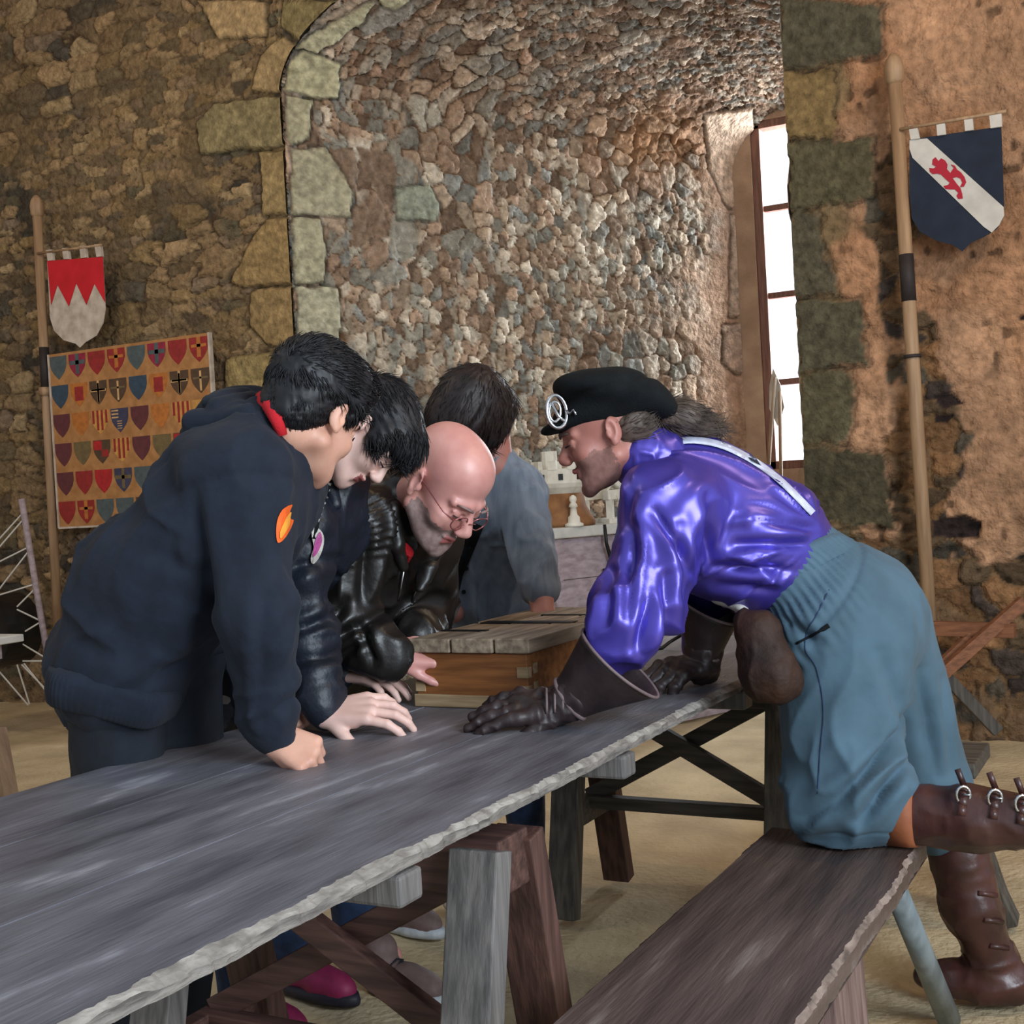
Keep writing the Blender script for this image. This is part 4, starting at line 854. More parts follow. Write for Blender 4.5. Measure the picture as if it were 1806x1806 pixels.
def stand(J, feet, hipd=.09, toes=None, hs=.0):      # hips, knees and ankles over two ground points
    J['toe0'] = nrm(toes)
    for s, gpt, sg in (('R', feet[0], -1), ('L', feet[1], 1)):
        hp = J['pel']+J['lat']*hipd*sg-np.array([0, 0, .03]); an = np.array([gpt[0], gpt[1], .085]); hp = hp+J['toe0']*hs; J['hip'+s] = hp; J['an'+s] = an
        J['toe'+s] = nrm(toes); J['kn'+s] = (hp+an)/2+J['toe'+s]*.03+np.array([0, 0, .02])

# ---------------------------------------------------------------- boy in the hooded sweatshirt
t = thing('person', 'boy in a dark navy hoodie with an orange flame print, fist on the table', 'person', (-2.0, 1.95, 0))
lat = nrm([.12, .99, 0]); J = {'lat': lat}
J['pel'] = dd(228, 1165, 2.52); J['waist'] = dd(300, 1025, 2.50); J['chest'] = dd(434, 880, 2.47); J['neck'] = dd(494, 772, 2.44)
J['shR'] = dd(428, 850, 2.34); J['shL'] = dd(478, 872, 2.60)
J['elR'] = dd(449, 1080, 2.27); J['wrR'] = zz(480, 1296, .805); J['elL'] = dd(430, 1090, 2.62); J['wrL'] = zz(448, 1235, .82)
stand(J, [(-1.98, 1.86), (-2.02, 2.10)], toes=(1, .1, 0), hs=.04, hipd=.075)
H = Frame(dd(551, 731, 2.42), iv(.47, -.42, -.78), iv(.30, .88, -.20), .94)
person_body(t, J, H, 'skin', [(J['wrR'], iv(.88, -.42, .25), iv(.0, .75, .65), 1, dict(curl=(62, 88, 60), thumb=(10, 10), sc=.97, spread=2)), (J['wrL'], (.9, .2, -.1), (0, 0, 1), -1, dict(curl=(60, 85, 60)))])
facebits(t, H, 'hairblack')
hs = Sdf(); e = lambda x, y, z, r, k=.02, op=1: hs.ell(H(x, y, z), [q*H.s for q in r], H.B, k, op)
e(0, -.020, .058, (.088, .108, .092)); e(0, .045, .098, (.070, .072, .050), .03); e(0, -.060, -.01, (.066, .055, .062), .03); e(0, .075, -.02, (.075, .055, .075), .015, -1)
for s in (-1, 1): e(s*.085, .012, -.015, (.03, .026, .046), .008, -1); e(s*.068, .03, .045, (.016, .022, .04), .015)
e(0, -.03, -.115, (.09, .09, .052), .01, -1)
def hair_disp(V, N): return .0035*ridge(along(V, H.f+.4*H.u, 14, 95, 4), 1.5)+.003*vnoise(V*38, 9)
o = build(hs, 'hair', M['hairblack'], t, .0042, disp=hair_disp, rel=1)
V, Fq = hs.mesh(.008); N = vnormals(V, Fq)
msk = lambda v: ((v-H.c)@H.u > .0*H.s) & (((v-H.c)@H.f) < .10)
strands('hair_lock', M['hairblack'], o, V, N, H, lambda p: H.f*.9+H.u*.25+(-H.u*.9 if ((p-H.c)@H.u) < .05 else 0), 3000, .032, .0017, .42, mask=lambda v: ((v-H.c)@H.u > .03))
strands('hair_lock', M['hairblack'], o, V, N, H, lambda p: H.f*.5-H.u*.9, 4200, .022, .0014, .28, mask=lambda v: ((v-H.c)@H.u < .05), seed=5)
# hoodie
sd = Sdf(); n = lat
pel = J['pel']; A_, B_, C_ = pel+np.array([0, 0, -.00]), J['waist'], J['chest']
sd.cap(A_, B_, .125, .135, .04, n, 1.36); sd.cap(B_, C_, .135, .122, .04, n, 1.2); sd.cap(J['shR'], J['shL'], .076, .075, .09); sd.cap(dd(395, 905, 2.40), dd(300, 1010, 2.42), .10, .12, .09); sd.cap(dd(455, 800, 2.40), dd(400, 850, 2.38), .06, .08, .08)
fd_ = nrm(_f*[1, 1, 0]); sd.cap(dd(222, 1200, 2.50), dd(235, 1160, 2.50), .115, .118, .03, fd_, 1.50)
sd.cap(C_, J['neck'], .10, .072, .04)
for s in 'RL':
    sd.cap(J['sh'+s], J['el'+s], .072, .060, .07); sd.cap(J['el'+s], J['wr'+s]-nrm(J['wr'+s]-J['el'+s])*.04, .060, .044, .05); w_ = J['wr'+s]; d_ = nrm(w_-J['el'+s]); sd.cap(w_-d_*.055, w_-d_*.005, .042, .038, .012)
bd1 = dd(470, 960, 2.36)
hood = Sdf()
hp = [dd(500, 800, 2.35), dd(452, 758, 2.38), dd(410, 745, 2.44), dd(400, 736, 2.52), dd(430, 728, 2.58), dd(490, 728, 2.60)]
for i, r in zip(range(5), (.022, .032, .042, .045, .042)): hood.cap(hp[i], hp[i+1], r, r*1.03, .03)
hood.cap(dd(350, 762, 2.44), dd(372, 738, 2.56), .024, .028, .02); hood.cap(dd(385, 722, 2.42), dd(445, 710, 2.48), .020, .020, .008); hood.cap(dd(372, 712, 2.47), dd(432, 700, 2.53), .016, .018, .006); hood.cap(dd(336, 772, 2.45), dd(430, 778, 2.38), .018, .026, .010); hood.cap(dd(345, 745, 2.43), dd(440, 738, 2.38), .020, .022, .008)
def hd(V, N):
    ws, ts = segw(V, J['shR'], J['elR'], .10, .04); we, te = segw(V, J['elR'], J['wrR'], .075, .03)
    o_ = .006*fbm(V*6, 3, 2)+.014*ws*(ridge(along(V, J['elR']-J['shR'], 2.4, 11, 3), 2.4)-.3)+.012*we*(ridge(along(V, J['wrR']-J['elR'], 3, 14, 5), 2.2)-.3)+.009*we*te*ridge(along(V, iv(.9, .3, .3), 6, 26, 51), 2)
    ax = nrm(J['chest']-J['pel']); tt = (V-J['pel'])@ax
    o_ -= .0*tt*(1-ws)*(1-we)          # rib hem seam
    o_ -= .0045*np.exp(-(((V-J['shR'])@nrm(J['elR']-J['shR'])-.02)/.004)**2)*ws*sst(.03, .06, (V-J['chest'])@(-lat))
    o_ += .016*(1-ws)*(1-we)*(ridge(along(V, iv(.75, -.55, 0), 2.6, 8, 8), 3)-.2)+.008*(1-ws)*ridge(along(V, iv(.5, .8, 0), 4, 15, 38), 3)
    for a, b_, w, d in (((465, 1060, 2.2), (435, 1290, 2.15), .012, .014), ((352, 868, 2.3), (372, 1060, 2.3), .014, .016), ((275, 965, 2.36), (360, 1010, 2.32), .013, .012), ((255, 1200, 2.38), (335, 1150, 2.35), .012, .012), ((150, 1120, 2.4), (300, 1180, 2.4), .016, .008), ((500, 1090, 2.2), (455, 1180, 2.2), .010, .010), ((440, 1290, 2.15), (500, 1240, 2.15), .008, .008), ((300, 800, 2.36), (350, 930, 2.36), .016, .008)):
        o_ += crease(V, dd(*a), dd(*b_), w, d)
    return o_
hoodie = build(sd, 'hoodie', M['hoodie'], t, .0075, disp=hd)
build(hood, 'hood', M['hoodie'], hoodie, .005, disp=lambda V, N: .006*ridge(along(V, iv(.8, .35, -.4), 5, 24, 5), 1.5)+.003*vnoise(V*25, 3))
hx_ = nrm(iv(.25, .97, 0)); hl_ = nrm(np.cross(hx_, fd_)); se_ = lambda v: math.copysign(abs(v)**.72, v); hc_ = dd(214, 1212, 2.50); hb = []; rr_ = [(-.034, .085), (-.034, .112), (-.028, .119), (-.005, .126), (.020, .129), (.034, .127), (.040, .112)]
for s_, r_ in rr_:
    for k in range(240):
        a = 2*math.pi*k/240; g = .0009*math.sin(80*a)+.003*math.sin(5*a+1); hb.append(hc_+hx_*(s_+.004*math.sin(3*a))+(r_+g)*(se_(math.cos(a))*hl_+1.48*se_(math.sin(a))*fd_))
put('ribbed_hem', hb, [(i*240+k, i*240+(k+1) % 240, (i+1)*240+(k+1) % 240, (i+1)*240+k) for i in range(len(rr_)-1) for k in range(240)], M['hoodie'], hoodie)
b = MB(); P = [dd(x, y, d) for x, y, d in ((462, 702, 2.44), (472, 706, 2.38), (481, 718, 2.345), (490, 742, 2.33), (498, 768, 2.335))]; b.tube(P, [.014, .02, .018, .014, .010], 10); b.put('shirt_collar', M['red'], t, smooth=True)
# flame print: two flat felt shapes laid on the chest by casting onto the hoodie surface
def cast(target_objs, pts, off=.002):
    r = []
    for px_, py_ in pts:
        d = Vector(nrm(ray(px_, py_))); best = None
        for ob in target_objs:
            og = Vector(ORG[ob.name]); ok, loc, nn, _ = ob.ray_cast(Vector(_C)-og, d)
            if ok and (best is None or (loc+og-Vector(_C)).length < best): best = (loc+og-Vector(_C)).length
        r.append(None if best is None else best)
    good = [q for q in r if q is not None]; mean = float(np.median(good)) if good else 2.3
    return [np.array(_C)+nrm(ray(*p))*((q if q is not None else mean)-off) for p, q in zip(pts, r)]
def decal(name, m, parent, targets, outline, off=.0025, dens=3):
    pts = arc_pts(outline, dens) if dens > 1 else outline; P = cast(targets, pts, off); cx_, cy_ = np.mean([p[0] for p in outline]), np.mean([p[1] for p in outline])
    c = cast(targets, [(cx_, cy_)], off+.001)[0]; n_ = len(P); mid = cast(targets, [((p[0]+cx_)/2, (p[1]+cy_)/2) for p in pts], off+.0005)
    V = P+mid+[c]+[p-nrm(_C-p)*.0015 for p in P]
    Fc = [(i, (i+1) % n_, n_+(i+1) % n_, n_+i) for i in range(n_)]+[(n_+i, n_+(i+1) % n_, 2*n_) for i in range(n_)]+[((i+1) % n_, i, 2*n_+1+i, 2*n_+1+(i+1) % n_) for i in range(n_)]
    return put(name, V, Fc, m, parent, smooth=False)
flat('flame_orange', '#f0641e', .7); flat('flame_yellow', '#f7a53a', .7)
bpy.context.view_layer.update()
decal('flame_print', M['flame_orange'], hoodie, [hoodie], [(516, 890), (512, 900), (513, 915), (518, 918), (511, 936), (500, 952), (490, 957), (487, 940), (489, 918), (496, 902), (505, 894)], .004)
decal('flame_print', M['flame_yellow'], hoodie, [hoodie], [(514, 903), (512, 915), (511, 925), (503, 940), (495, 950), (494, 938), (501, 922), (507, 910)], .0065)
# trousers and shoes
sd = Sdf()
for s in 'RL': sd.cap(J['hip'+s]+np.array([0, 0, .0]), J['kn'+s], .090, .078, .03); sd.cap(J['kn'+s], J['an'+s], .078, .060, .02)
sd.cap(J['hipR']+np.array([.02, 0, .05]), J['hipL']+np.array([.02, 0, .05]), .085, .085, .04)
_ax = nrm(J['waist']-J['pel']); _pl = J['pel']+0
tr_ = build(sd, 'trousers', M['sweat'], t, .010, clip=lambda V: (V-_pl)@_ax < .10, disp=lambda V, N: .006*ridge(along(V, (0, 0, 1), 3, 14, 5))+.004*fbm(V*9, 4, 2))
flat('shoered', '#9c1f33', .6); flat('shoedark', '#221f2c', .6); flat('shoemag', '#8f2450', .6); flat('shoebrown', '#6f5a56', .7); flat('solewhite', '#b9bec2', .6); flat('shoeteal', '#2c4048', .8); flat('shoetan', '#97796a', .7); flat('laceblack', '#15151c')
shoe(t, J['anR'], J['toeR'], 'shoered', 'shoedark', laces='laceblack'); shoe(t, J['anL'], J['toeL'], 'shoered', 'shoedark', laces='laceblack')

# ---------------------------------------------------------------- second boy, smiling, lanyard
t = thing('person', 'smiling boy in a black jacket with a printed lanyard, palm flat on the table', 'person', (-2.05, 2.4, 0))
J = {'lat': lat}
J['pel'] = dd(385, 1165, 2.92); J['waist'] = dd(445, 1040, 2.90); J['chest'] = dd(535, 925, 2.84); J['neck'] = dd(590, 845, 2.80)
J['shR'] = dd(515, 920, 2.68); J['shL'] = dd(575, 915, 2.96); J['elR'] = dd(535, 1105, 2.68); J['wrR'] = zz(572, 1258, .795); J['elL'] = dd(570, 1080, 2.98); J['wrL'] = dd(600, 1170, 2.95)
J['wrL'][2] = .82
stand(J, [(-2.0, 2.30), (-2.02, 2.52)], toes=(1, -.1, 0))
H = Frame(dd(650, 764, 2.72), iv(.42, -.88, .20), iv(.88, .42, -.02), .86)
person_body(t, J, H, 'skinpale', [(J['wrR'], iv(.97, .10, .10), iv(-.05, .85, .5), 1, dict(curl=(14, 30, 22), thumb=(48, 10), spread=9, sc=1.08)), (J['wrL'], (.9, .1, -.1), (0, 0, 1), -1, dict(curl=(15, 20, 15)))], kw=dict(lips=1.0))
facebits(t, H, 'hairblack')
hs = Sdf(); e = lambda x, y, z, r, k=.02, op=1: hs.ell(H(x, y, z), [q*H.s for q in r], H.B, k, op)
e(0, -.020, .050, (.086, .110, .090)); e(0, .055, .075, (.074, .055, .048), .03); e(0, .092, .055, (.055, .022, .026), .02); e(0, -.070, -.02, (.066, .050, .06), .03)
for s in (-1, 1): e(s*.070, .045, .03, (.020, .028, .045), .015); e(s*.085, -.002, -.02, (.028, .026, .045), .008, -1)
e(0, .09, -.035, (.075, .06, .062), .012, -1); e(0, -.03, -.12, (.09, .09, .05), .01, -1)
o = build(hs, 'hair', M['hairblack'], t, .0042, disp=lambda V, N: .004*ridge(along(V, H.f, 10, 80, 4), 1.5)+.002*vnoise(V*30, 9), rel=1)
V, Fq = hs.mesh(.008); N = vnormals(V, Fq)
strands('hair_lock', M['hairblack'], o, V, N, H, lambda p: H.f*1.0-H.u*.55*(((p-H.c)@H.f) > .03), 3600, .042, .0016, .12)
sd = Sdf(); sd.cap(J['pel'], J['waist'], .13, .13, .04, lat, 1.3); sd.cap(J['waist'], J['chest'], .13, .135, .04, lat, 1.25); sd.cap(J['shR'], J['shL'], .080, .080, .05); sd.cap(J['chest'], J['neck'], .10, .072, .03)
sd.cap(J['pel']-np.array([-.0, 0, .10]), J['pel'], .13, .13, .03, lat, 1.3)
for s in 'RL': sd.cap(J['sh'+s], J['el'+s], .074, .066, .03); sd.cap(J['el'+s], J['wr'+s]-np.array([0, 0, -.01]), .066, .042, .03)
def jd(V, N):
    we, te = segw(V, J['elR'], J['wrR'], .08, .03); ws, ts = segw(V, J['shR'], J['elR'], .09, .03)
    cs = sum(crease(V, dd(*a), dd(*b_), w, d) for a, b_, w, d in (((505, 1010, 2.62), (575, 985, 2.62), .010, .014), ((505, 1120, 2.6), (590, 1085, 2.62), .010, .018), ((520, 1165, 2.6), (600, 1150, 2.62), .010, .018), ((525, 1215, 2.6), (600, 1195, 2.62), .009, .016), ((560, 1000, 2.62), (585, 1100, 2.62), .010, .012)))
    return cs+.006*fbm(V*7, 3, 2)+.014*np.maximum(we, ws)*(ridge(along(V, iv(.9, .25, 0), 6, 22, 12), 1.8)-.3)+.014*(1-we)*(ridge(along(V, iv(.2, .95, 0), 3, 12, 8), 2)-.3)
jk = build(sd, 'jacket', M['nylon'], t, .0075, disp=jd)
c = Sdf(); c.chain([dd(592, 890, 2.72), dd(580, 850, 2.74), dd(585, 825, 2.84), dd(610, 835, 2.9)], [.014, .018, .02, .018], .01); build(c, 'jacket_collar', M['nylon'], jk, .005)
sd = Sdf()
for s in 'RL': sd.cap(J['hip'+s], J['kn'+s], .10, .07, .03); sd.cap(J['kn'+s], J['an'+s], .07, .058, .02)
build(sd, 'trousers', M['denim'], t, .010, disp=lambda V, N: .006*ridge(along(V, (0, 0, 1), 4, 16, 5)))
shoe(t, J['anR'], J['toeR'], 'shoemag', 'shoedark', laces='laceblack'); shoe(t, J['anL'], J['toeL'], 'shoemag', 'shoedark', laces='laceblack')
bpy.context.view_layer.update()
P = cast([jk], [(583, 836), (577, 858), (568, 880), (560, 905), (556, 930), (552, 950)], .006)
MB().tube(P, .008, 6).put('lanyard', M['felt'], t, smooth=True)
b = MB()
for i, (x, y) in enumerate([(580, 842), (577, 852), (574, 862), (570, 875), (566, 885), (563, 893), (560, 905)]):
    q = cast([jk], [(x-6, y-2), (x+7, y+3)], .015); b.tube(q, .0030, 5)
q = cast([jk], [(592, 832), (582, 838), (576, 850)], .015); b.tube(q, .003, 5); q = cast([jk], [(562, 890), (566, 905), (561, 920)], .014); b.tube(q, .0022, 5)
b.put('lanyard_print', M['white'], t, smooth=True)
flat('pinktag', '#b0508e', .6)
decal('badge', M['white'], t, [jk], [(551, 930), (562, 932), (571, 945), (570, 965), (562, 985), (552, 995), (548, 985), (553, 965), (550, 945)], .012); decal('badge_print', M['pinktag'], t, [jk], [(565, 938), (568, 955), (560, 975), (552, 982), (554, 962), (558, 948)], .015)
decal('embroidered_flower', M['white'], t, [jk], [(388, 1232), (393, 1226), (398, 1227), (405, 1230), (407, 1236), (402, 1242), (394, 1242), (388, 1238)], .004, 1)

# ---------------------------------------------------------------- bald man in the leather jacket
t = thing('person', 'bald bearded man with glasses in a black leather jacket bending over the chest', 'person', (-2.05, 2.75, 0))
J = {'lat': lat}; lat3 = nrm([.35, .94, 0]); J['lat'] = lat3
J['pel'] = dd(560, 1160, 3.25); J['waist'] = dd(625, 1060, 3.18); J['chest'] = dd(690, 940, 3.06); J['neck'] = dd(712, 880, 3.0)
J['shR'] = dd(632, 925, 2.90); J['shL'] = dd(742, 950, 3.10); J['elR'] = dd(598, 1105, 2.92); J['wrR'] = dd(695, 1158, 2.86); J['elL'] = dd(752, 1080, 3.22); J['wrL'] = dd(735, 1125, 3.02)
J['wrR'][2] = max(J['wrR'][2], .84)
stand(J, [(-1.98, 2.74), (-2.06, 3.0)], toes=(1, -.15, 0))
H = Frame(dd(781, 856, 2.90), iv(.56, -.70, .44), iv(.56, .70, .40), 1.07)
person_body(t, J, H, 'skinpink', [(J['wrR'], iv(.93, .0, -.2), iv(0, .8, .5), 1, dict(curl=(40, 45, 30), thumb=(30, 10))), (J['wrL'], iv(-.6, -.3, .3), iv(0, 1, .3), -1, dict(curl=(40, 40, 30)))], beard='stubble', kw=dict(nose=1.15, jaw=1.15))
facebits(t, H, 'stubble')
gl = MB()
for s in (-1, 1):
    cc = H(s*.033, .112, -.006); r_ = [cc+H.s*(.024*math.cos(a)*H.r+.017*math.sin(a)*H.u-.004*abs(math.cos(a))*H.f) for a in np.linspace(0, 2*math.pi, 21)[:-1]]
    gl.tube(r_, .0016, 6, closed=True); gl.tube([H(s*.056, .108, .0), H(s*.074, .085, .004), H(s*.081, .0, .014), H(s*.078, -.018, .0)], .0017, 6)
gl.tube([H(-.010, .116, -.002), H(0, .119, .002), H(.010, .116, -.002)], .0015, 6); gl.put('glasses', M['gold'], t, smooth=True)
sd = Sdf(); sd.cap(J['pel'], J['waist'], .14, .135, .04, lat3, 1.25); sd.cap(J['waist'], J['chest'], .135, .125, .04, lat3, 1.3); sd.cap(J['shR'], J['shL'], .082, .075, .05); sd.cap(J['chest'], J['neck'], .09, .065, .03)
for s in 'RL': sd.cap(J['sh'+s], J['el'+s], .078, .072, .03); sd.cap(J['el'+s], J['wr'+s]-nrm(J['wr'+s]-J['el'+s])*.01, .070, .050, .03)
def ld(V, N):
    ws, ts = segw(V, J['shR'], J['elR'], .09, .03); we, te = segw(V, J['elR'], J['wrR'], .08, .03); wl, tl = segw(V, J['elL'], J['wrL'], .08, .03)
    q = (V-J['shR'])@iv(.35, -.9, 0); r = .004*np.sin(q*420)*ws*sst(.075, .05, np.abs(q-.02))
    cs = sum(crease(V, dd(*a), dd(*b_), w, d) for a, b_, w, d in (((590, 1125, 2.86), (655, 1095, 2.86), .010, .018), ((600, 1160, 2.86), (650, 1120, 2.86), .009, .016), ((640, 1105, 2.86), (665, 1165, 2.86), .008, .014), ((610, 1060, 2.86), (585, 1105, 2.86), .010, .016), ((655, 930, 2.86), (640, 1060, 2.86), .012, .014), ((700, 1060, 2.9), (720, 960, 2.9), .010, .014)))
    return cs+.005*fbm(V*8, 3, 2)+r+.018*np.maximum(we, wl)*(ridge(along(V, iv(.5, .8, 0), 6, 20, 12), 1.8)-.3)+.018*(1-np.maximum(we, wl))*(ridge(along(V, iv(.15, .95, 0), 3, 12, 8), 2.4)-.3)
jk = build(sd, 'leather_jacket', M['leather'], t, .0075, disp=ld)
c = Sdf(); c.chain([dd(712, 1000, 2.93), dd(700, 960, 2.91), dd(692, 900, 2.92), dd(690, 868, 2.99), dd(715, 850, 3.08)], [.012, .018, .022, .024, .022], .01)
c.chain([dd(742, 1040, 2.98), dd(752, 1000, 3.0), dd(775, 965, 3.04)], [.008, .014, .014], .01, iv(1, 0, 0), 1.8); build(c, 'jacket_collar', M['leather'], jk, .005, disp=lambda V, N: .003*vnoise(V*40, 2))
bpy.context.view_layer.update()
decal('red_shirt', M['red'], t, [jk], [(712, 958), (722, 962), (730, 975), (722, 990), (714, 1003), (712, 985)], .006)
P = cast([jk], [(712, 1008), (706, 1040), (703, 1060)], .004); MB().tube(P, .003, 6).put('zip', M['steel'], jk, smooth=True)
P = cast([jk], [(740, 1028), (730, 1050), (728, 1062)], .004); MB().tube(P, .003, 6).put('zip', M['steel'], jk, smooth=True)
sd = Sdf()
for s in 'RL': sd.cap(J['hip'+s], J['kn'+s], .10, .07, .03); sd.cap(J['kn'+s], J['an'+s]+np.array([0, 0, .01]), .07, .060, .02)
build(sd, 'jeans', M['denim'], t, .010, disp=lambda V, N: .006*ridge(along(V, (0, 0, 1), 4, 16, 5)))
shoe(t, zz(690, 1690, .085)*[1, 1, 0]+[-.02, 0, .085], J['toeR'], 'shoebrown', 'solewhite', laces='laceblack'); shoe(t, J['anL'], J['toeL'], 'shoebrown', 'solewhite', laces='laceblack')

# ---------------------------------------------------------------- person with bowed head in the grey-blue shirt
t = thing('person', 'person in a grey-blue button shirt, brown-haired head bowed, behind the bald man', 'person', (-2.0, 3.2, 0))
lat4 = nrm([.80, .60, 0]); J = {'lat': lat4}
J['pel'] = dd(850, 1120, 3.78); J['waist'] = dd(858, 1040, 3.70); J['chest'] = dd(872, 905, 3.56); J['neck'] = dd(868, 820, 3.50)
J['shL'] = dd(912, 855, 3.50); J['shR'] = dd(800, 880, 3.60); J['elL'] = dd(946, 1000, 3.40); J['wrL'] = dd(958, 1080, 3.33); J['elR'] = dd(795, 1010, 3.66); J['wrR'] = dd(800, 1080, 3.6)
stand(J, [(-1.98, 3.22), (-1.85, 3.46)], toes=(.6, -.8, 0))
H = Frame(dd(838, 735, 3.44), iv(-.50, -.85, .05), iv(-.40, .35, .85), 1.0)
person_body(t, J, H, 'skinred', [(J['wrL'], iv(.1, -.7, .6), iv(.3, .3, .8), -1, dict(curl=(20, 25, 15)))])
facebits(t, H, 'hairbrown')
hs = Sdf(); e = lambda x, y, z, r, k=.02, op=1: hs.ell(H(x, y, z), [q*H.s for q in r], H.B, k, op)
e(0, -.015, .052, (.094, .112, .098)); e(0, .04, .07, (.085, .08, .065), .03); e(0, .09, .03, (.07, .03, .045), .02); e(0, -.07, -.02, (.075, .05, .07), .03)
for s in (-1, 1): e(s*.062, -.005, -.005, (.032, .07, .065), .02)
o = build(hs, 'hair', M['hairbrown'], t, .005, disp=lambda V, N: .004*ridge(along(V, H.f, 10, 80, 4), 1.5), rel=1)
V, Fq = hs.mesh(.009); N = vnormals(V, Fq)
strands('hair_lock', M['hairbrown'], o, V, N, H, lambda p: H.f*1.0-H.u*.3, 2000, .05, .0018, .06)
sd = Sdf(); sd.cap(J['pel'], J['waist'], .115, .11, .04, lat4, 1.2); sd.cap(J['waist'], J['chest'], .11, .115, .04, lat4, 1.25); sd.cap(J['shR'], J['shL'], .062, .062, .05); sd.cap(J['chest'], J['neck'], .09, .06, .03)
for s in 'RL': sd.cap(J['sh'+s], J['el'+s], .058, .050, .03); sd.cap(J['el'+s], J['el'+s]+(J['wr'+s]-J['el'+s])*.45, .050, .053, .03)
def sdp(V, N):
    wl, tl = segw(V, J['shL'], J['elL'], .10, .03)
    return .004*fbm(V*8, 3, 2)+.016*(ridge(along(V, iv(.1, .95, .2), 3, 13, 8), 2.4)-.3)+.012*wl*(ridge(along(V, iv(.9, .3, 0), 6, 18, 8), 2)-.3)
sh = build(sd, 'shirt', M['shirt'], t, .0075, disp=sdp)
bpy.context.view_layer.update()
for x, y in ((822, 1003), (818, 1044), (828, 965)):
    p = cast([sh], [(x, y)], .003)[0]; MB().tube([p, p+nrm(_C-p)*.004], .006, 10).put('button', M['felt'], sh)
P = cast([sh], [(842, 925), (826, 965), (806, 1010), (797, 1050)], .005); b = MB(); 
for i in range(3): b.beam(P[i], P[i+1], .036, .004, up=_C-P[i])
b.put('black_strap', M['felt'], t, smooth=True)
sd = Sdf()
for s in 'RL': sd.cap(J['hip'+s], J['kn'+s], .10, .07, .03); sd.cap(J['kn'+s], J['an'+s]+np.array([0, 0, .03]), .07, .052, .02)
build(sd, 'jeans', M['denim'], t, .010, disp=lambda V, N: .006*ridge(along(V, (0, 0, 1), 4, 16, 5)))
shoe(t, J['anR'], (.8, -.6, 0), 'shoeteal', 'solewhite', laces='white', hi=.03); shoe(t, J['anL'], (.8, -.6, 0), 'shoeteal', 'solewhite', laces='white', hi=.03)

# ---------------------------------------------------------------- costumed man kneeling on the bench
t = thing('person', 'costumed man in a violet satin shirt and black beret, one knee on the bench', 'person', (-.6, 2.75, 0))
latp = nrm([-.10, -1, 0]); J = {'lat': latp, 'foot': .05}          # towards his left, the camera side
J['pel'] = dd(1488, 1085, 2.80); J['waist'] = dd(1405, 1005, 2.78); J['chest'] = dd(1250, 895, 2.76); J['neck'] = dd(1150, 815, 2.74)
J['shL'] = dd(1172, 900, 2.62); J['shR'] = dd(1275, 860, 2.93); J['elL'] = dd(1128, 1060, 2.56); J['wrL'] = zz(1003, 1236, .80)
J['elR'] = dd(1262, 1010, 2.98); J['wrR'] = zz(1238, 1140, .82)
J['hipL'] = dd(1478, 1125, 2.72); J['hipR'] = dd(1535, 1105, 2.90); J['knL'] = dd(1492, 1428, 2.66); J['knL'][2] = BZ+.070
J['anL'] = J['knL']+np.array([.40, -.02, .005]); J['toeL'] = nrm([.5, 0, -.85])
J['knR'] = dd(1650, 1420, 2.93); J['anR'] = zz(1752, 1768, 0)+np.array([.0, .02, .09]); J['toeR'] = nrm([-1, -.12, 0])
H = Frame(dd(1073, 764, 2.72), iv(-.95, -.32, -.05), iv(-.32, .95, .0), .93)
person_body(t, J, H, 'skinred', [], beard='darkstubble', kw=dict(nose=1.15, jaw=1.05))
facebits(t, H, 'hairgrey')
# shirt
sd = Sdf(); n = latp; wa = J['waist']; ch_ = J['chest']
sd.cap(wa+(J['pel']-wa)*.45, wa, .080, .104, .03, n, 1.2); sd.cap(wa, wa+(ch_-wa)*.45, .108, .128, .03, n, 1.22); sd.cap(dd(1212, 852, 2.78), dd(1368, 935, 2.79), .104, .098, .04, n, 1.1); sd.cap(wa+(ch_-wa)*.45, ch_, .128, .122, .04, n, 1.3)
sd.cap(J['shR'], J['shL'], .078, .080, .05); sd.cap(ch_, J['neck'], .10, .060, .035)
sd.cap(dd(1308, 1018, 2.74), dd(1230, 975, 2.72), .066, .082, .05)       # blousing at the belly
a, e_, w_ = J['shL'], J['elL'], J['wrL']; cuffc = dd(1106, 1100, 2.52)
sd.cap(a, e_, .086, .076, .04); sd.cap(e_, cuffc, .076, .072, .03); sd.cap(cuffc, w_, .055, .024, .03)
a, e_, w_ = J['shR'], J['elR'], J['wrR']; sd.cap(a, e_, .080, .078, .04); sd.cap(e_, w_, .078, .05, .03)
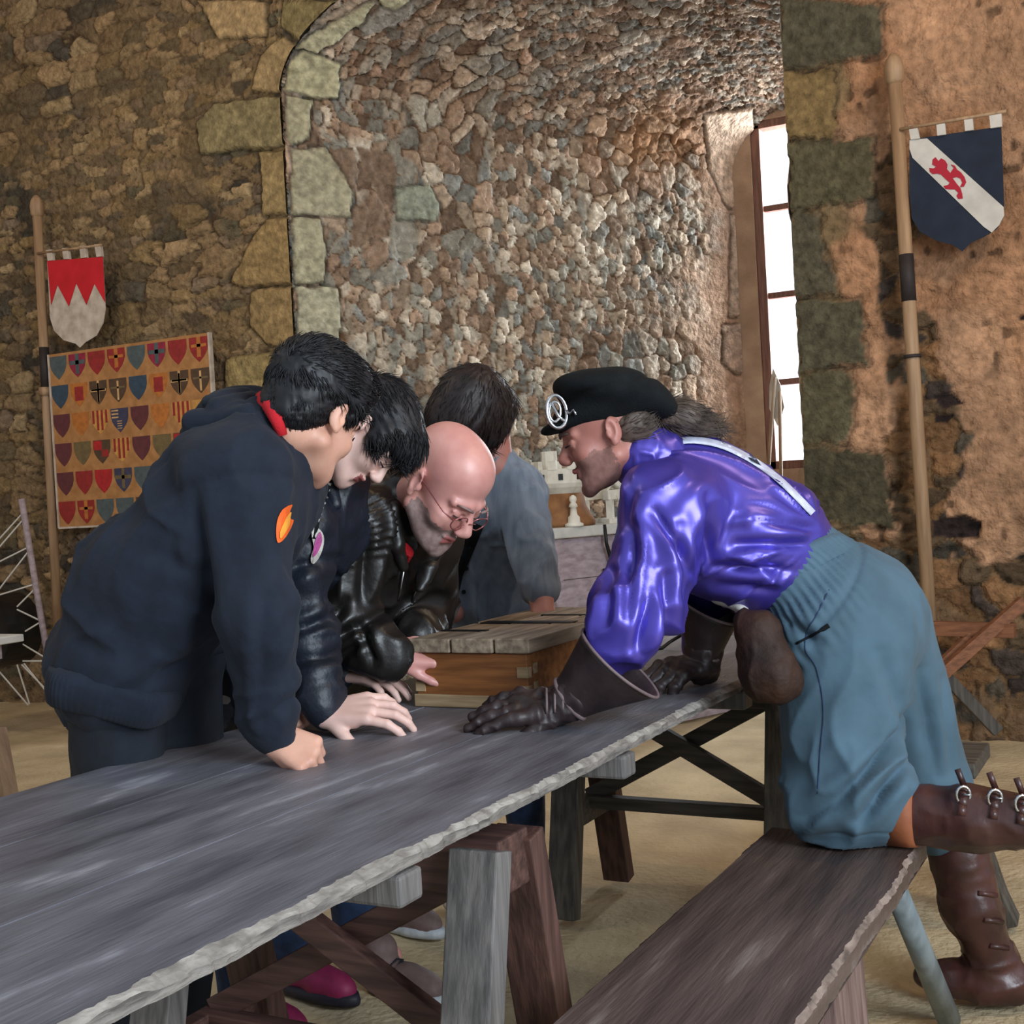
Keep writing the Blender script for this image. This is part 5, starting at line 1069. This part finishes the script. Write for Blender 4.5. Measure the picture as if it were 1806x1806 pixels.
def sat(V, N):
    w1, t1 = segw(V, J['shL'], J['elL'], .115, .03); w2, t2_ = segw(V, J['elL'], cuffc, .12, .03); ws = np.maximum(w1, w2)
    P0 = dd(1462, 940, 2.62); d = V-P0; rr = np.linalg.norm(d, axis=1)+.02; ang = np.arctan2(d@_U, -(d@_R))
    fan = ridge(vnoise(np.stack([ang*6.5, rr*3, rr*0], 1)+.25*np.stack([vnoise(V*6, 3), 0*rr, 0*rr], 1), 6), 2.0)*np.exp(-rr/.24)*sst(.06, .17, rr)
    P1 = dd(1215, 905, 2.55); d1 = V-P1; r1 = np.linalg.norm(d1, axis=1)+.02; an1 = np.arctan2(d1@_U, d1@_R)
    fan1 = ridge(vnoise(np.stack([an1*4.0, r1*4, r1*0], 1), 16), 2.2)*np.exp(-r1/.16)
    o_ = .006*fbm(V*5, 3, 2)
    o_ += (1-ws)*(.026*(fan-.15)+.014*(ridge(along(V, iv(.95, -.3, 0), 2.6, 11, 7), 2.4)-.3))
    o_ += ws*(.018*(ridge(along(V, cuffc-J['shL'], 2.0, 12, 9, .5), 2.2)-.3)+.007*(ridge(along(V, iv(.85, .35, 0), 4, 15, 11), 2.4)-.3)*t1)
    o_ += .006*w2*(ridge(vnoise(V*[14, 14, 14], 8), 2)-.3)
    ax = nrm(J['pel']-J['chest']); q = (V-J['waist'])@ax
    for a, b_, w, d in (((1235, 880, 2.6), (1250, 985, 2.6), .010, .016), ((1170, 1020, 2.5), (1172, 1150, 2.5), .010, .018), ((1125, 930, 2.5), (1100, 1080, 2.5), .010, .014), ((1160, 905, 2.5), (1215, 1010, 2.5), .008, .012), ((1085, 1010, 2.5), (1068, 1095, 2.5), .009, .012), ((1195, 930, 2.5), (1205, 1060, 2.5), .010, .014), ((1130, 860, 2.5), (1110, 930, 2.5), .010, .010), ((1140, 1060, 2.5), (1120, 1140, 2.5), .008, .012), ((1265, 1000, 2.6), (1420, 1010, 2.62), .009, .014), ((1275, 1040, 2.6), (1390, 1045, 2.62), .009, .012), ((1300, 960, 2.6), (1445, 960, 2.62), .009, .014), ((1330, 920, 2.62), (1450, 935, 2.62), .008, .012)):
        o_ += crease(V, dd(*a), dd(*b_), w, d)
    o_ *= 1-sst(-.09, -.02, q)*(1-ws)
    return o_
shirt = build(sd, 'satin_shirt', M['satin'], t, .0062, disp=sat, rel=2)
na = H(0, -.035, -.05)-J['neck']; c = Sdf(); c.cap(J['neck']+na*.0, J['neck']+na*.42, .078, .070, .01)
if 0: c.chain([dd(1128, 838, 2.66), dd(1122, 800, 2.665), dd(1138, 770, 2.67), dd(1160, 754, 2.72), dd(1182, 750, 2.80)], [.006, .008, .009, .009, .008], .012, iv(-.5, .8, 0), 3.2)
build(c, 'collar', M['satin'], shirt, .0045, disp=lambda V, N: .004*ridge(vnoise(V*30, 4)))
# white braces over the back
bpy.context.view_layer.update()
def strap(name, m, parent, tg, pts, w, off=.004, n=26):
    C_ = np.array(arc_open(pts, n)); L = cast(tg, [tuple(p) for p in C_], off); V = []
    nl = []
    for i in range(len(C_)):
        d = C_[min(i+1, len(C_)-1)]-C_[max(i-1, 0)]; q = np.array([-d[1], d[0]])/(np.linalg.norm(d)+1e-9)*w/2; a_, b_ = cast(tg, [tuple(C_[i]+q), tuple(C_[i]-q)], off)
        m_ = L[i]
        for x in (a_, b_):
            if np.linalg.norm(x-m_) > .06: x[:] = m_+(x-m_)*.06/np.linalg.norm(x-m_)
        V += [a_, m_, b_]
    V += [v-nrm(_C-v)*.003 for v in V]; k = len(C_); Q = []
    for i in range(k-1):
        for j in (0, 1): Q.append((3*i+j, 3*i+j+1, 3*i+4+j, 3*i+3+j)); Q.append((3*k+3*i+j+1, 3*k+3*i+j, 3*k+3*i+3+j, 3*k+3*i+4+j))
        Q.append((3*i, 3*i+3, 3*k+3*i+3, 3*k+3*i)); Q.append((3*i+3+2, 3*i+2, 3*k+3*i+2, 3*k+3*i+5))
    return put(name, V, Q, m, parent)
def arc_open(P, n):
    P = [np.array(p, float) for p in P]; Q = [2*P[0]-P[1]]+P+[2*P[-1]-P[-2]]; r = []
    for i in range(n):
        u = i/(n-1)*(len(P)-1); j = min(int(u), len(P)-2); u -= j; p0, p1, p2, p3 = Q[j:j+4]
        r.append(.5*((2*p1)+(-p0+p2)*u+(2*p0-5*p1+4*p2-p3)*u*u+(-p0+3*p1-3*p2+p3)*u**3))
    return r
flat('strapwhite', '#c2c4d6', .45)
strap('brace_strap', M['strapwhite'], t, [shirt], [(1176, 785), (1215, 776), (1270, 784), (1325, 810), (1370, 842), (1402, 872), (1434, 905)], 12, .009)
# belly sash below the shirt
c = Sdf(); c.chain([dd(1236, 1012, 2.80), dd(1275, 1045, 2.76), dd(1312, 1068, 2.72)], [.026, .026, .018], .01, latp, 1.6); build(c, 'white_sash', M['white'], t, .006)
# trousers
sd = Sdf(); up3 = nrm(J['waist']-J['pel'])
sd.cap(J['pel'], J['waist']+up3*.0, .148, .118, .05, n, 1.2)
sd.cap(dd(1500, 1090, 2.78), dd(1490, 1125, 2.76), .142, .142, .06, n, 1.15)
sd.cap(J['hipL'], J['knL']+np.array([0, 0, .03]), .136, .104, .05); sd.cap(J['knL']+np.array([0, 0, .01]), J['knL']+np.array([.06, -.01, .02]), .095, .084, .03)
sd.cap(J['hipR'], dd(1640, 1400, 2.93), .135, .092, .05); sd.cap(dd(1640, 1400, 2.93), dd(1678, 1465, 2.92), .092, .072, .03)
def trd(V, N):
    ax = nrm(J['pel']-J['waist']); q = (V-J['waist'])@ax; lt = (V-J['waist'])@nrm(np.cross(ax, latp)); l2 = (V-J['waist'])@latp; an = np.arctan2(l2, lt)
    band = np.exp(-((q-.01)/.035)**2); o_ = .004*fbm(V*7, 4, 2)
    o_ += band*(.0035*np.sin(an*46+2*vnoise(V*9, 2))-.002)-.006*np.exp(-((q-.052)/.006)**2)*(q < .09)
    o_ += .0015*np.sin(an*40+3*vnoise(V*8, 5))*np.exp(-((q-.075)/.02)**2)
    wl, tl = segw(V, J['hipL'], J['knL'], .17, .03); kn = np.linalg.norm(V-J['knL'], axis=1)
    o_ += .024*wl*tl*(ridge(along(V, iv(.55, .75, .2), 2.2, 8, 12), 3.5)-.2)+.020*np.exp(-(kn/.16)**2)*(ridge(along(V, iv(.75, .55, 0), 4, 15, 14), 2.8)-.2)
    o_ += .012*ridge(along(V, iv(-.1, .95, 0), 2, 9, 15), 2.5)*sst(.05, .2, q)
    for a, b_, w, d in (((1610, 1265, 2.6), (1445, 1445, 2.55), .012, .028), ((1578, 1360, 2.55), (1515, 1445, 2.55), .011, .022), ((1600, 1362, 2.55), (1545, 1400, 2.55), .010, .018), ((1545, 1150, 2.6), (1605, 1330, 2.62), .014, .010), ((1345, 1130, 2.66), (1400, 1180, 2.64), .010, .014), ((1400, 1100, 2.62), (1440, 1135, 2.6), .010, .014), ((1610, 1180, 2.8), (1640, 1360, 2.85), .014, .016), ((1655, 1200, 2.85), (1668, 1360, 2.85), .012, .010)):
        o_ += crease(V, dd(*a), dd(*b_), w, d)
    o_ -= .004*np.exp(-(((V-J['knL'])[:, 2]+.028)/.004)**2)*np.exp(-(kn/.15)**4)
    return o_
tz = build(sd, 'trousers', M['slate'], t, .0062, disp=trd, clip=lambda V: (V[:, 2] > BZ+.004) | (V[:, 1] > BY1+.01) | (V[:, 0] > BX1+.01))
wb = []; ax = nrm(J['pel']-J['waist']); lt = nrm(np.cross(ax, latp)); NB = 220; rr_ = [(-.012, .095), (-.012, .1225), (.006, .1255), (.022, .1265), (.036, .130), (.046, .127)]
for s_, r_ in rr_:
    for k in range(NB):
        a = 2*math.pi*k/NB; g = .0022*math.sin(52*a+1.5*math.sin(3*a))*(1 if -.01 < s_ < .04 else .2); wb.append(J['waist']+ax*(s_+.002*math.sin(2*a))+(r_+g)*(math.cos(a)*lt+1.2*math.sin(a)*latp))
put('elastic_waistband', wb, [(i*NB+k, i*NB+(k+1) % NB, (i+1)*NB+(k+1) % NB, (i+1)*NB+k) for i in range(len(rr_)-1) for k in range(NB)], M['slate'], tz)
bpy.context.view_layer.update()
P = cast([tz], arc_open([(1462, 1040), (1440, 1085), (1425, 1110), (1420, 1145), (1440, 1180), (1452, 1250), (1446, 1330), (1442, 1400)], 40), .0008)
MB().tube(P, .0014, 5).put('side_seam', M['denim'], tz, smooth=True)
P = cast([tz], arc_open([(1405, 1135), (1430, 1122), (1448, 1112), (1462, 1103)], 12), .0005); MB().tube(P, [.003]*8+[.005]*4, 6).put('pocket_edge', M['felt'], tz, smooth=True)
# gauntlets
def gauntlet(Wp, Ec, f, back, side, open_r, L, flat_=1.0, curl=(8, 12, 10), thumb=(25, 8), tilt=None, label=None):
    sd = Sdf(); hand(sd, Wp, f, back, side, curl=curl, thumb=thumb, sc=1.08, spread=4, k=.008)
    ax = nrm(np.array(Ec)-np.array(Wp)); sd.cap(np.array(Wp)-ax*.01, np.array(Wp)+ax*.03, .034, .040, .012)
    o_ = build(sd, 'gauntlet', M['glove'], t, .0042, disp=lambda V, N: .0045*ridge(along(V, back, 20, 40, 3), 2)+.004*ridge(vnoise(V*45, 5), 2), rel=1, label=label)
    n_ = 40; m_ = 12; V = []; u1 = nrm(np.cross(ax, (0, 0, 1))); u2 = np.cross(u1, ax); Wc = np.array(Wp)+ax*.015
    for sh_, in ((1,), (0,)):
        for i in range(m_):
            q = i/(m_-1); r = .038+(open_r-.038)*q**1.15-(0 if sh_ else .004)
            for k_ in range(n_):
                a_ = 2*math.pi*k_/n_; dv = math.cos(a_)*u1+math.sin(a_)*u2*flat_; ext = q*(.035*math.cos(a_*1-2.2)) if tilt is None else q*tilt*math.sin(a_)
                V.append(Wc+ax*(L*q+ext)+dv*r*(1+.03*math.sin(3*a_+1)*q))
    Q = []
    for s_ in (0, 1):
        for i in range(m_-1):
            for k_ in range(n_):
                a0 = s_*m_*n_+i*n_+k_; a1 = s_*m_*n_+i*n_+(k_+1) % n_; qd = (a0, a1, a1+n_, a0+n_); Q.append(qd[::-1] if s_ else qd)
    for k_ in range(n_): a0 = (m_-1)*n_+k_; a1 = (m_-1)*n_+(k_+1) % n_; Q.append((a0, a1, a1+m_*n_, a0+m_*n_))
    cf = put('cuff', V, Q, M['glove'], o_); b = MB()
    flat('edgetan', '#6b5a5a', .6)
    b.tube([V[(m_-1)*n_+k_] for k_ in range(n_)], .0035, 6, closed=True); b.tube([V[k_]+0*ax for k_ in range(n_)], .005, 6, closed=True); b.put('cuff_edge', M['edgetan'], o_, smooth=True)
    return o_
W = zz(995, 1240, .795)
g_ = gauntlet(W, dd(1088, 1172, 2.50), iv(-.985, -.10, .05), iv(0, .85, .5), -1, .078, .125, 1.22, tilt=-.02)
b = MB()
for k in range(4): 
    c0 = W+nrm(iv(-.985, -.10, .05))*(.0+.016*k-.012); b.tube([c0+.043*(math.cos(a)*_U*.75+math.sin(a)*(-_f)) for a in np.linspace(-.9, 1.9, 10)], .0028, 5)
b.put('glove_cord', M['edgetan'], g_, smooth=True)
W2 = zz(1240, 1172, .80); gauntlet(W2, W2+np.array([.02, .01, .2]), iv(-.85, -.15, .5), iv(0, .95, .3), 1, .075, .12, 1.0, curl=(30, 40, 20))
# belt pouch
pouch = Sdf(); c_ = dd(1352, 1165, 2.62)
pouch.cap(dd(1338, 1120, 2.62), dd(1350, 1188, 2.60), .048, .056, .03, latp, .8); pouch.cap(dd(1362, 1185, 2.60), dd(1375, 1198, 2.60), .045, .045, .03, latp, .8); pouch.cap(dd(1310, 1092, 2.64), dd(1338, 1110, 2.62), .02, .035, .02)
o = build(pouch, 'belt_pouch', M['pouch'], None, .005, disp=lambda V, N: .005*ridge(along(V, (0, 0, 1), 6, 26, 4), 2)+.002*vnoise(V*50, 3), label='brown crumpled leather pouch hanging from the waist of the man in violet', cat='pouch')
# boots
bt = Sdf(); k0 = J['knL']+np.array([.115, 0, .0]); a0 = J['anL']
bt.cap(k0+np.array([.03, 0, 0]), k0+(a0-k0)*.5, .058, .060, .02); bt.cap(k0+(a0-k0)*.5, a0, .060, .045, .02); bt.cap(a0, a0+np.array([.05, 0, -.02]), .047, .04, .02); bt.cap(a0+np.array([.04, 0, -.02]), a0+np.array([.10, 0, -.17]), .038, .030, .02)
bo = build(bt, 'boot', M['boot'], t, .006, disp=lambda V, N: .005*ridge(along(V, (1, 0, 0), 6, 22, 4), 2)+.004*ridge(along(V, (0, 1, .4), 5, 26, 6), 2))
n_ = 28; b = MB(); b.tube([k0+np.array([-.03, 0, 0]), k0+np.array([.012, 0, 0]), k0+np.array([.03, 0, 0])], [.068, .069, .066], n_); b.put('boot_top', M['tan'], bo, smooth=True)
bpy.context.view_layer.update()
for (x, y) in ((1699, 1402), (1755, 1408), (1803, 1418)):
    p = cast([bo], [(x, y)], .004)[0]; nn = nrm(_C-p); b = MB(); b.tube([p+.016*(math.cos(a)*_R*.85+math.sin(a)*_U*1.05)+nn*.003 for a in np.linspace(0, 2*math.pi, 17)[:-1]], .0032, 6, closed=True); b.tube([p, p+.016*_R+nn*.006], .0022, 5); b.put('buckle', M['steel'], bo, smooth=True)
    P = cast([bo], [(x+2, y-14), (x+1, y-7), (x, y), (x-1, y+18), (x-4, y+36)], .002); b = MB()
    for i in range(4): b.beam(P[i], P[i+1], .017, .004, up=_C-P[i])
    b.beam(P[0], P[0]+np.array([.0, 0, .035])-.012*_R, .012, .004, up=_C-P[0]); b.put('buckle_strap', M['boot'], bo, smooth=True)
bt = Sdf(); an = J['anR']; top = dd(1690, 1500, 2.91); f = J['toeR']
bt.cap(top, dd(1712, 1600, 2.90), .066, .060, .02); bt.cap(dd(1712, 1600, 2.90), an, .060, .046, .02); bt.cap(an, an+f*.02-np.array([0, 0, .045]), .049, .052, .02); bt.cap(an-np.array([0, 0, .045]), an-f*.05-np.array([0, 0, .05]), .045, .036, .02)
bt.cap(an-f*.02-np.array([0, 0, .045]), an+f*.10-np.array([0, 0, .050]), .050, .038, .02); bt.cap(an+f*.10-np.array([0, 0, .055]), an+f*.155-np.array([0, 0, .05]), .034, .018, .02)
bo2 = build(bt, 'boot', M['boot'], t, .006, disp=lambda V, N: .004*ridge(along(V, (1, 0, 0), 6, 18, 4), 2)+.006*ridge(along(V, (1, .3, .2), 4, 26, 6), 2)*sst(.45, .15, V[:, 2]), clip=lambda V: V[:, 2] > -.003)
bpy.context.view_layer.update()
for y in (1575, 1622, 1668):
    P = cast([bo2], [(1725+(y-1575)*.22, y), (1752+(y-1575)*.22, y+4)], .002); MB().tube([P[0], P[1]+.008*_R], .006, 6).put('buckle_strap', M['boot'], bo2, smooth=True)
# beret with brim band and silver goggle ornament
hat = Sdf(); B3 = lambda tl: np.stack([nrm(_R*math.cos(tl)+_U*math.sin(tl)), nrm(-_f), nrm(-_R*math.sin(tl)+_U*math.cos(tl))])
hat.ell(dd(1072, 692, 2.72), (.120, .125, .052), B3(-.10), .02); hat.ell(dd(1130, 700, 2.74), (.085, .105, .036), B3(-.42), .03)
hat.ell(H(0, -.012, .062), (.092, .112, .050), H.B, .02); hat.cap(dd(1175, 712, 2.76), dd(1190, 722, 2.77), .015, .012, .03)
hat.ell(H(0, .085, .050), (.062, .055, .010), H.B, .012)
ho = build(hat, 'beret', M['felt'], t, .0055, disp=lambda V, N: .005*fbm(V*9, 4, 2)-.006*np.exp(-(((V-H.c)@H.u-.088)/.008)**2)*(((V-H.c)@H.r) > -.2))
bpy.context.view_layer.update()
p = cast([ho], [(990, 730)], .004)[0]; nn = nrm(_C-p)
b = MB(); c_ = dd(982, 726, float((p-_C)@_f)-.01)
b.tube([c_+(.022*math.cos(a)*nrm(_R+.25*_U*-1)+.034*math.sin(a)*_U) for a in np.linspace(0, 2*math.pi, 25)[:-1]], .0042, 8, closed=True)
b.tube([c_+(.012*math.cos(a)*_R+.021*math.sin(a)*_U)-.004*_R for a in np.linspace(0, 2*math.pi, 21)[:-1]], .0032, 8, closed=True)
b.tube([c_+.02*_U-.012*_R, c_-.01*_U+.004*_R, c_-.024*_U+.02*_R], .004, 6); b.put('goggle_ring', M['steel'], ho, smooth=True)
P = cast([ho], [(998, 722), (1006, 730), (1012, 722), (1016, 732)], .006); MB().tube(P, .003, 6).put('clasp', M['steel'], ho, smooth=True)
hp = [dd(1160, 742, 2.76), dd(1185, 733, 2.74), dd(1212, 735, 2.74), dd(1238, 748, 2.76), dd(1258, 764, 2.78)]
pt = Sdf(); pt.chain(hp, [.026, .030, .028, .024, .014], .02); po = build(pt, 'ponytail', M['hairgrey'], t, .005, disp=lambda V, N: .004*ridge(along(V, hp[3]-hp[0], 8, 70, 3)))
V, Fq = pt.mesh(.007); N = vnormals(V, Fq); strands('hair_lock', M['hairgrey'], po, V, N, H, lambda p_: nrm(hp[3]-hp[0])+.3*np.array([0, 0, np.sin(p_[0]*60)]), 700, .05, .0014, .05)
sb = Sdf(); sb.ell(H(0, -.075, -.0), (.06, .03, .05), H.B, .01); sb.ell(H(0, -.05, .0), (.072, .05, .045), H.B, .02); V, Fq = sb.mesh(.007); strands('hair_lock', M['hairgrey'], po, V, vnormals(V, Fq), H, lambda p_: -H.f+.2*H.u, 900, .04, .0014, .03); build(sb, 'hair', M['hairgrey'], t, .005, disp=lambda V, N: .003*ridge(along(V, H.f, 8, 80, 3)))
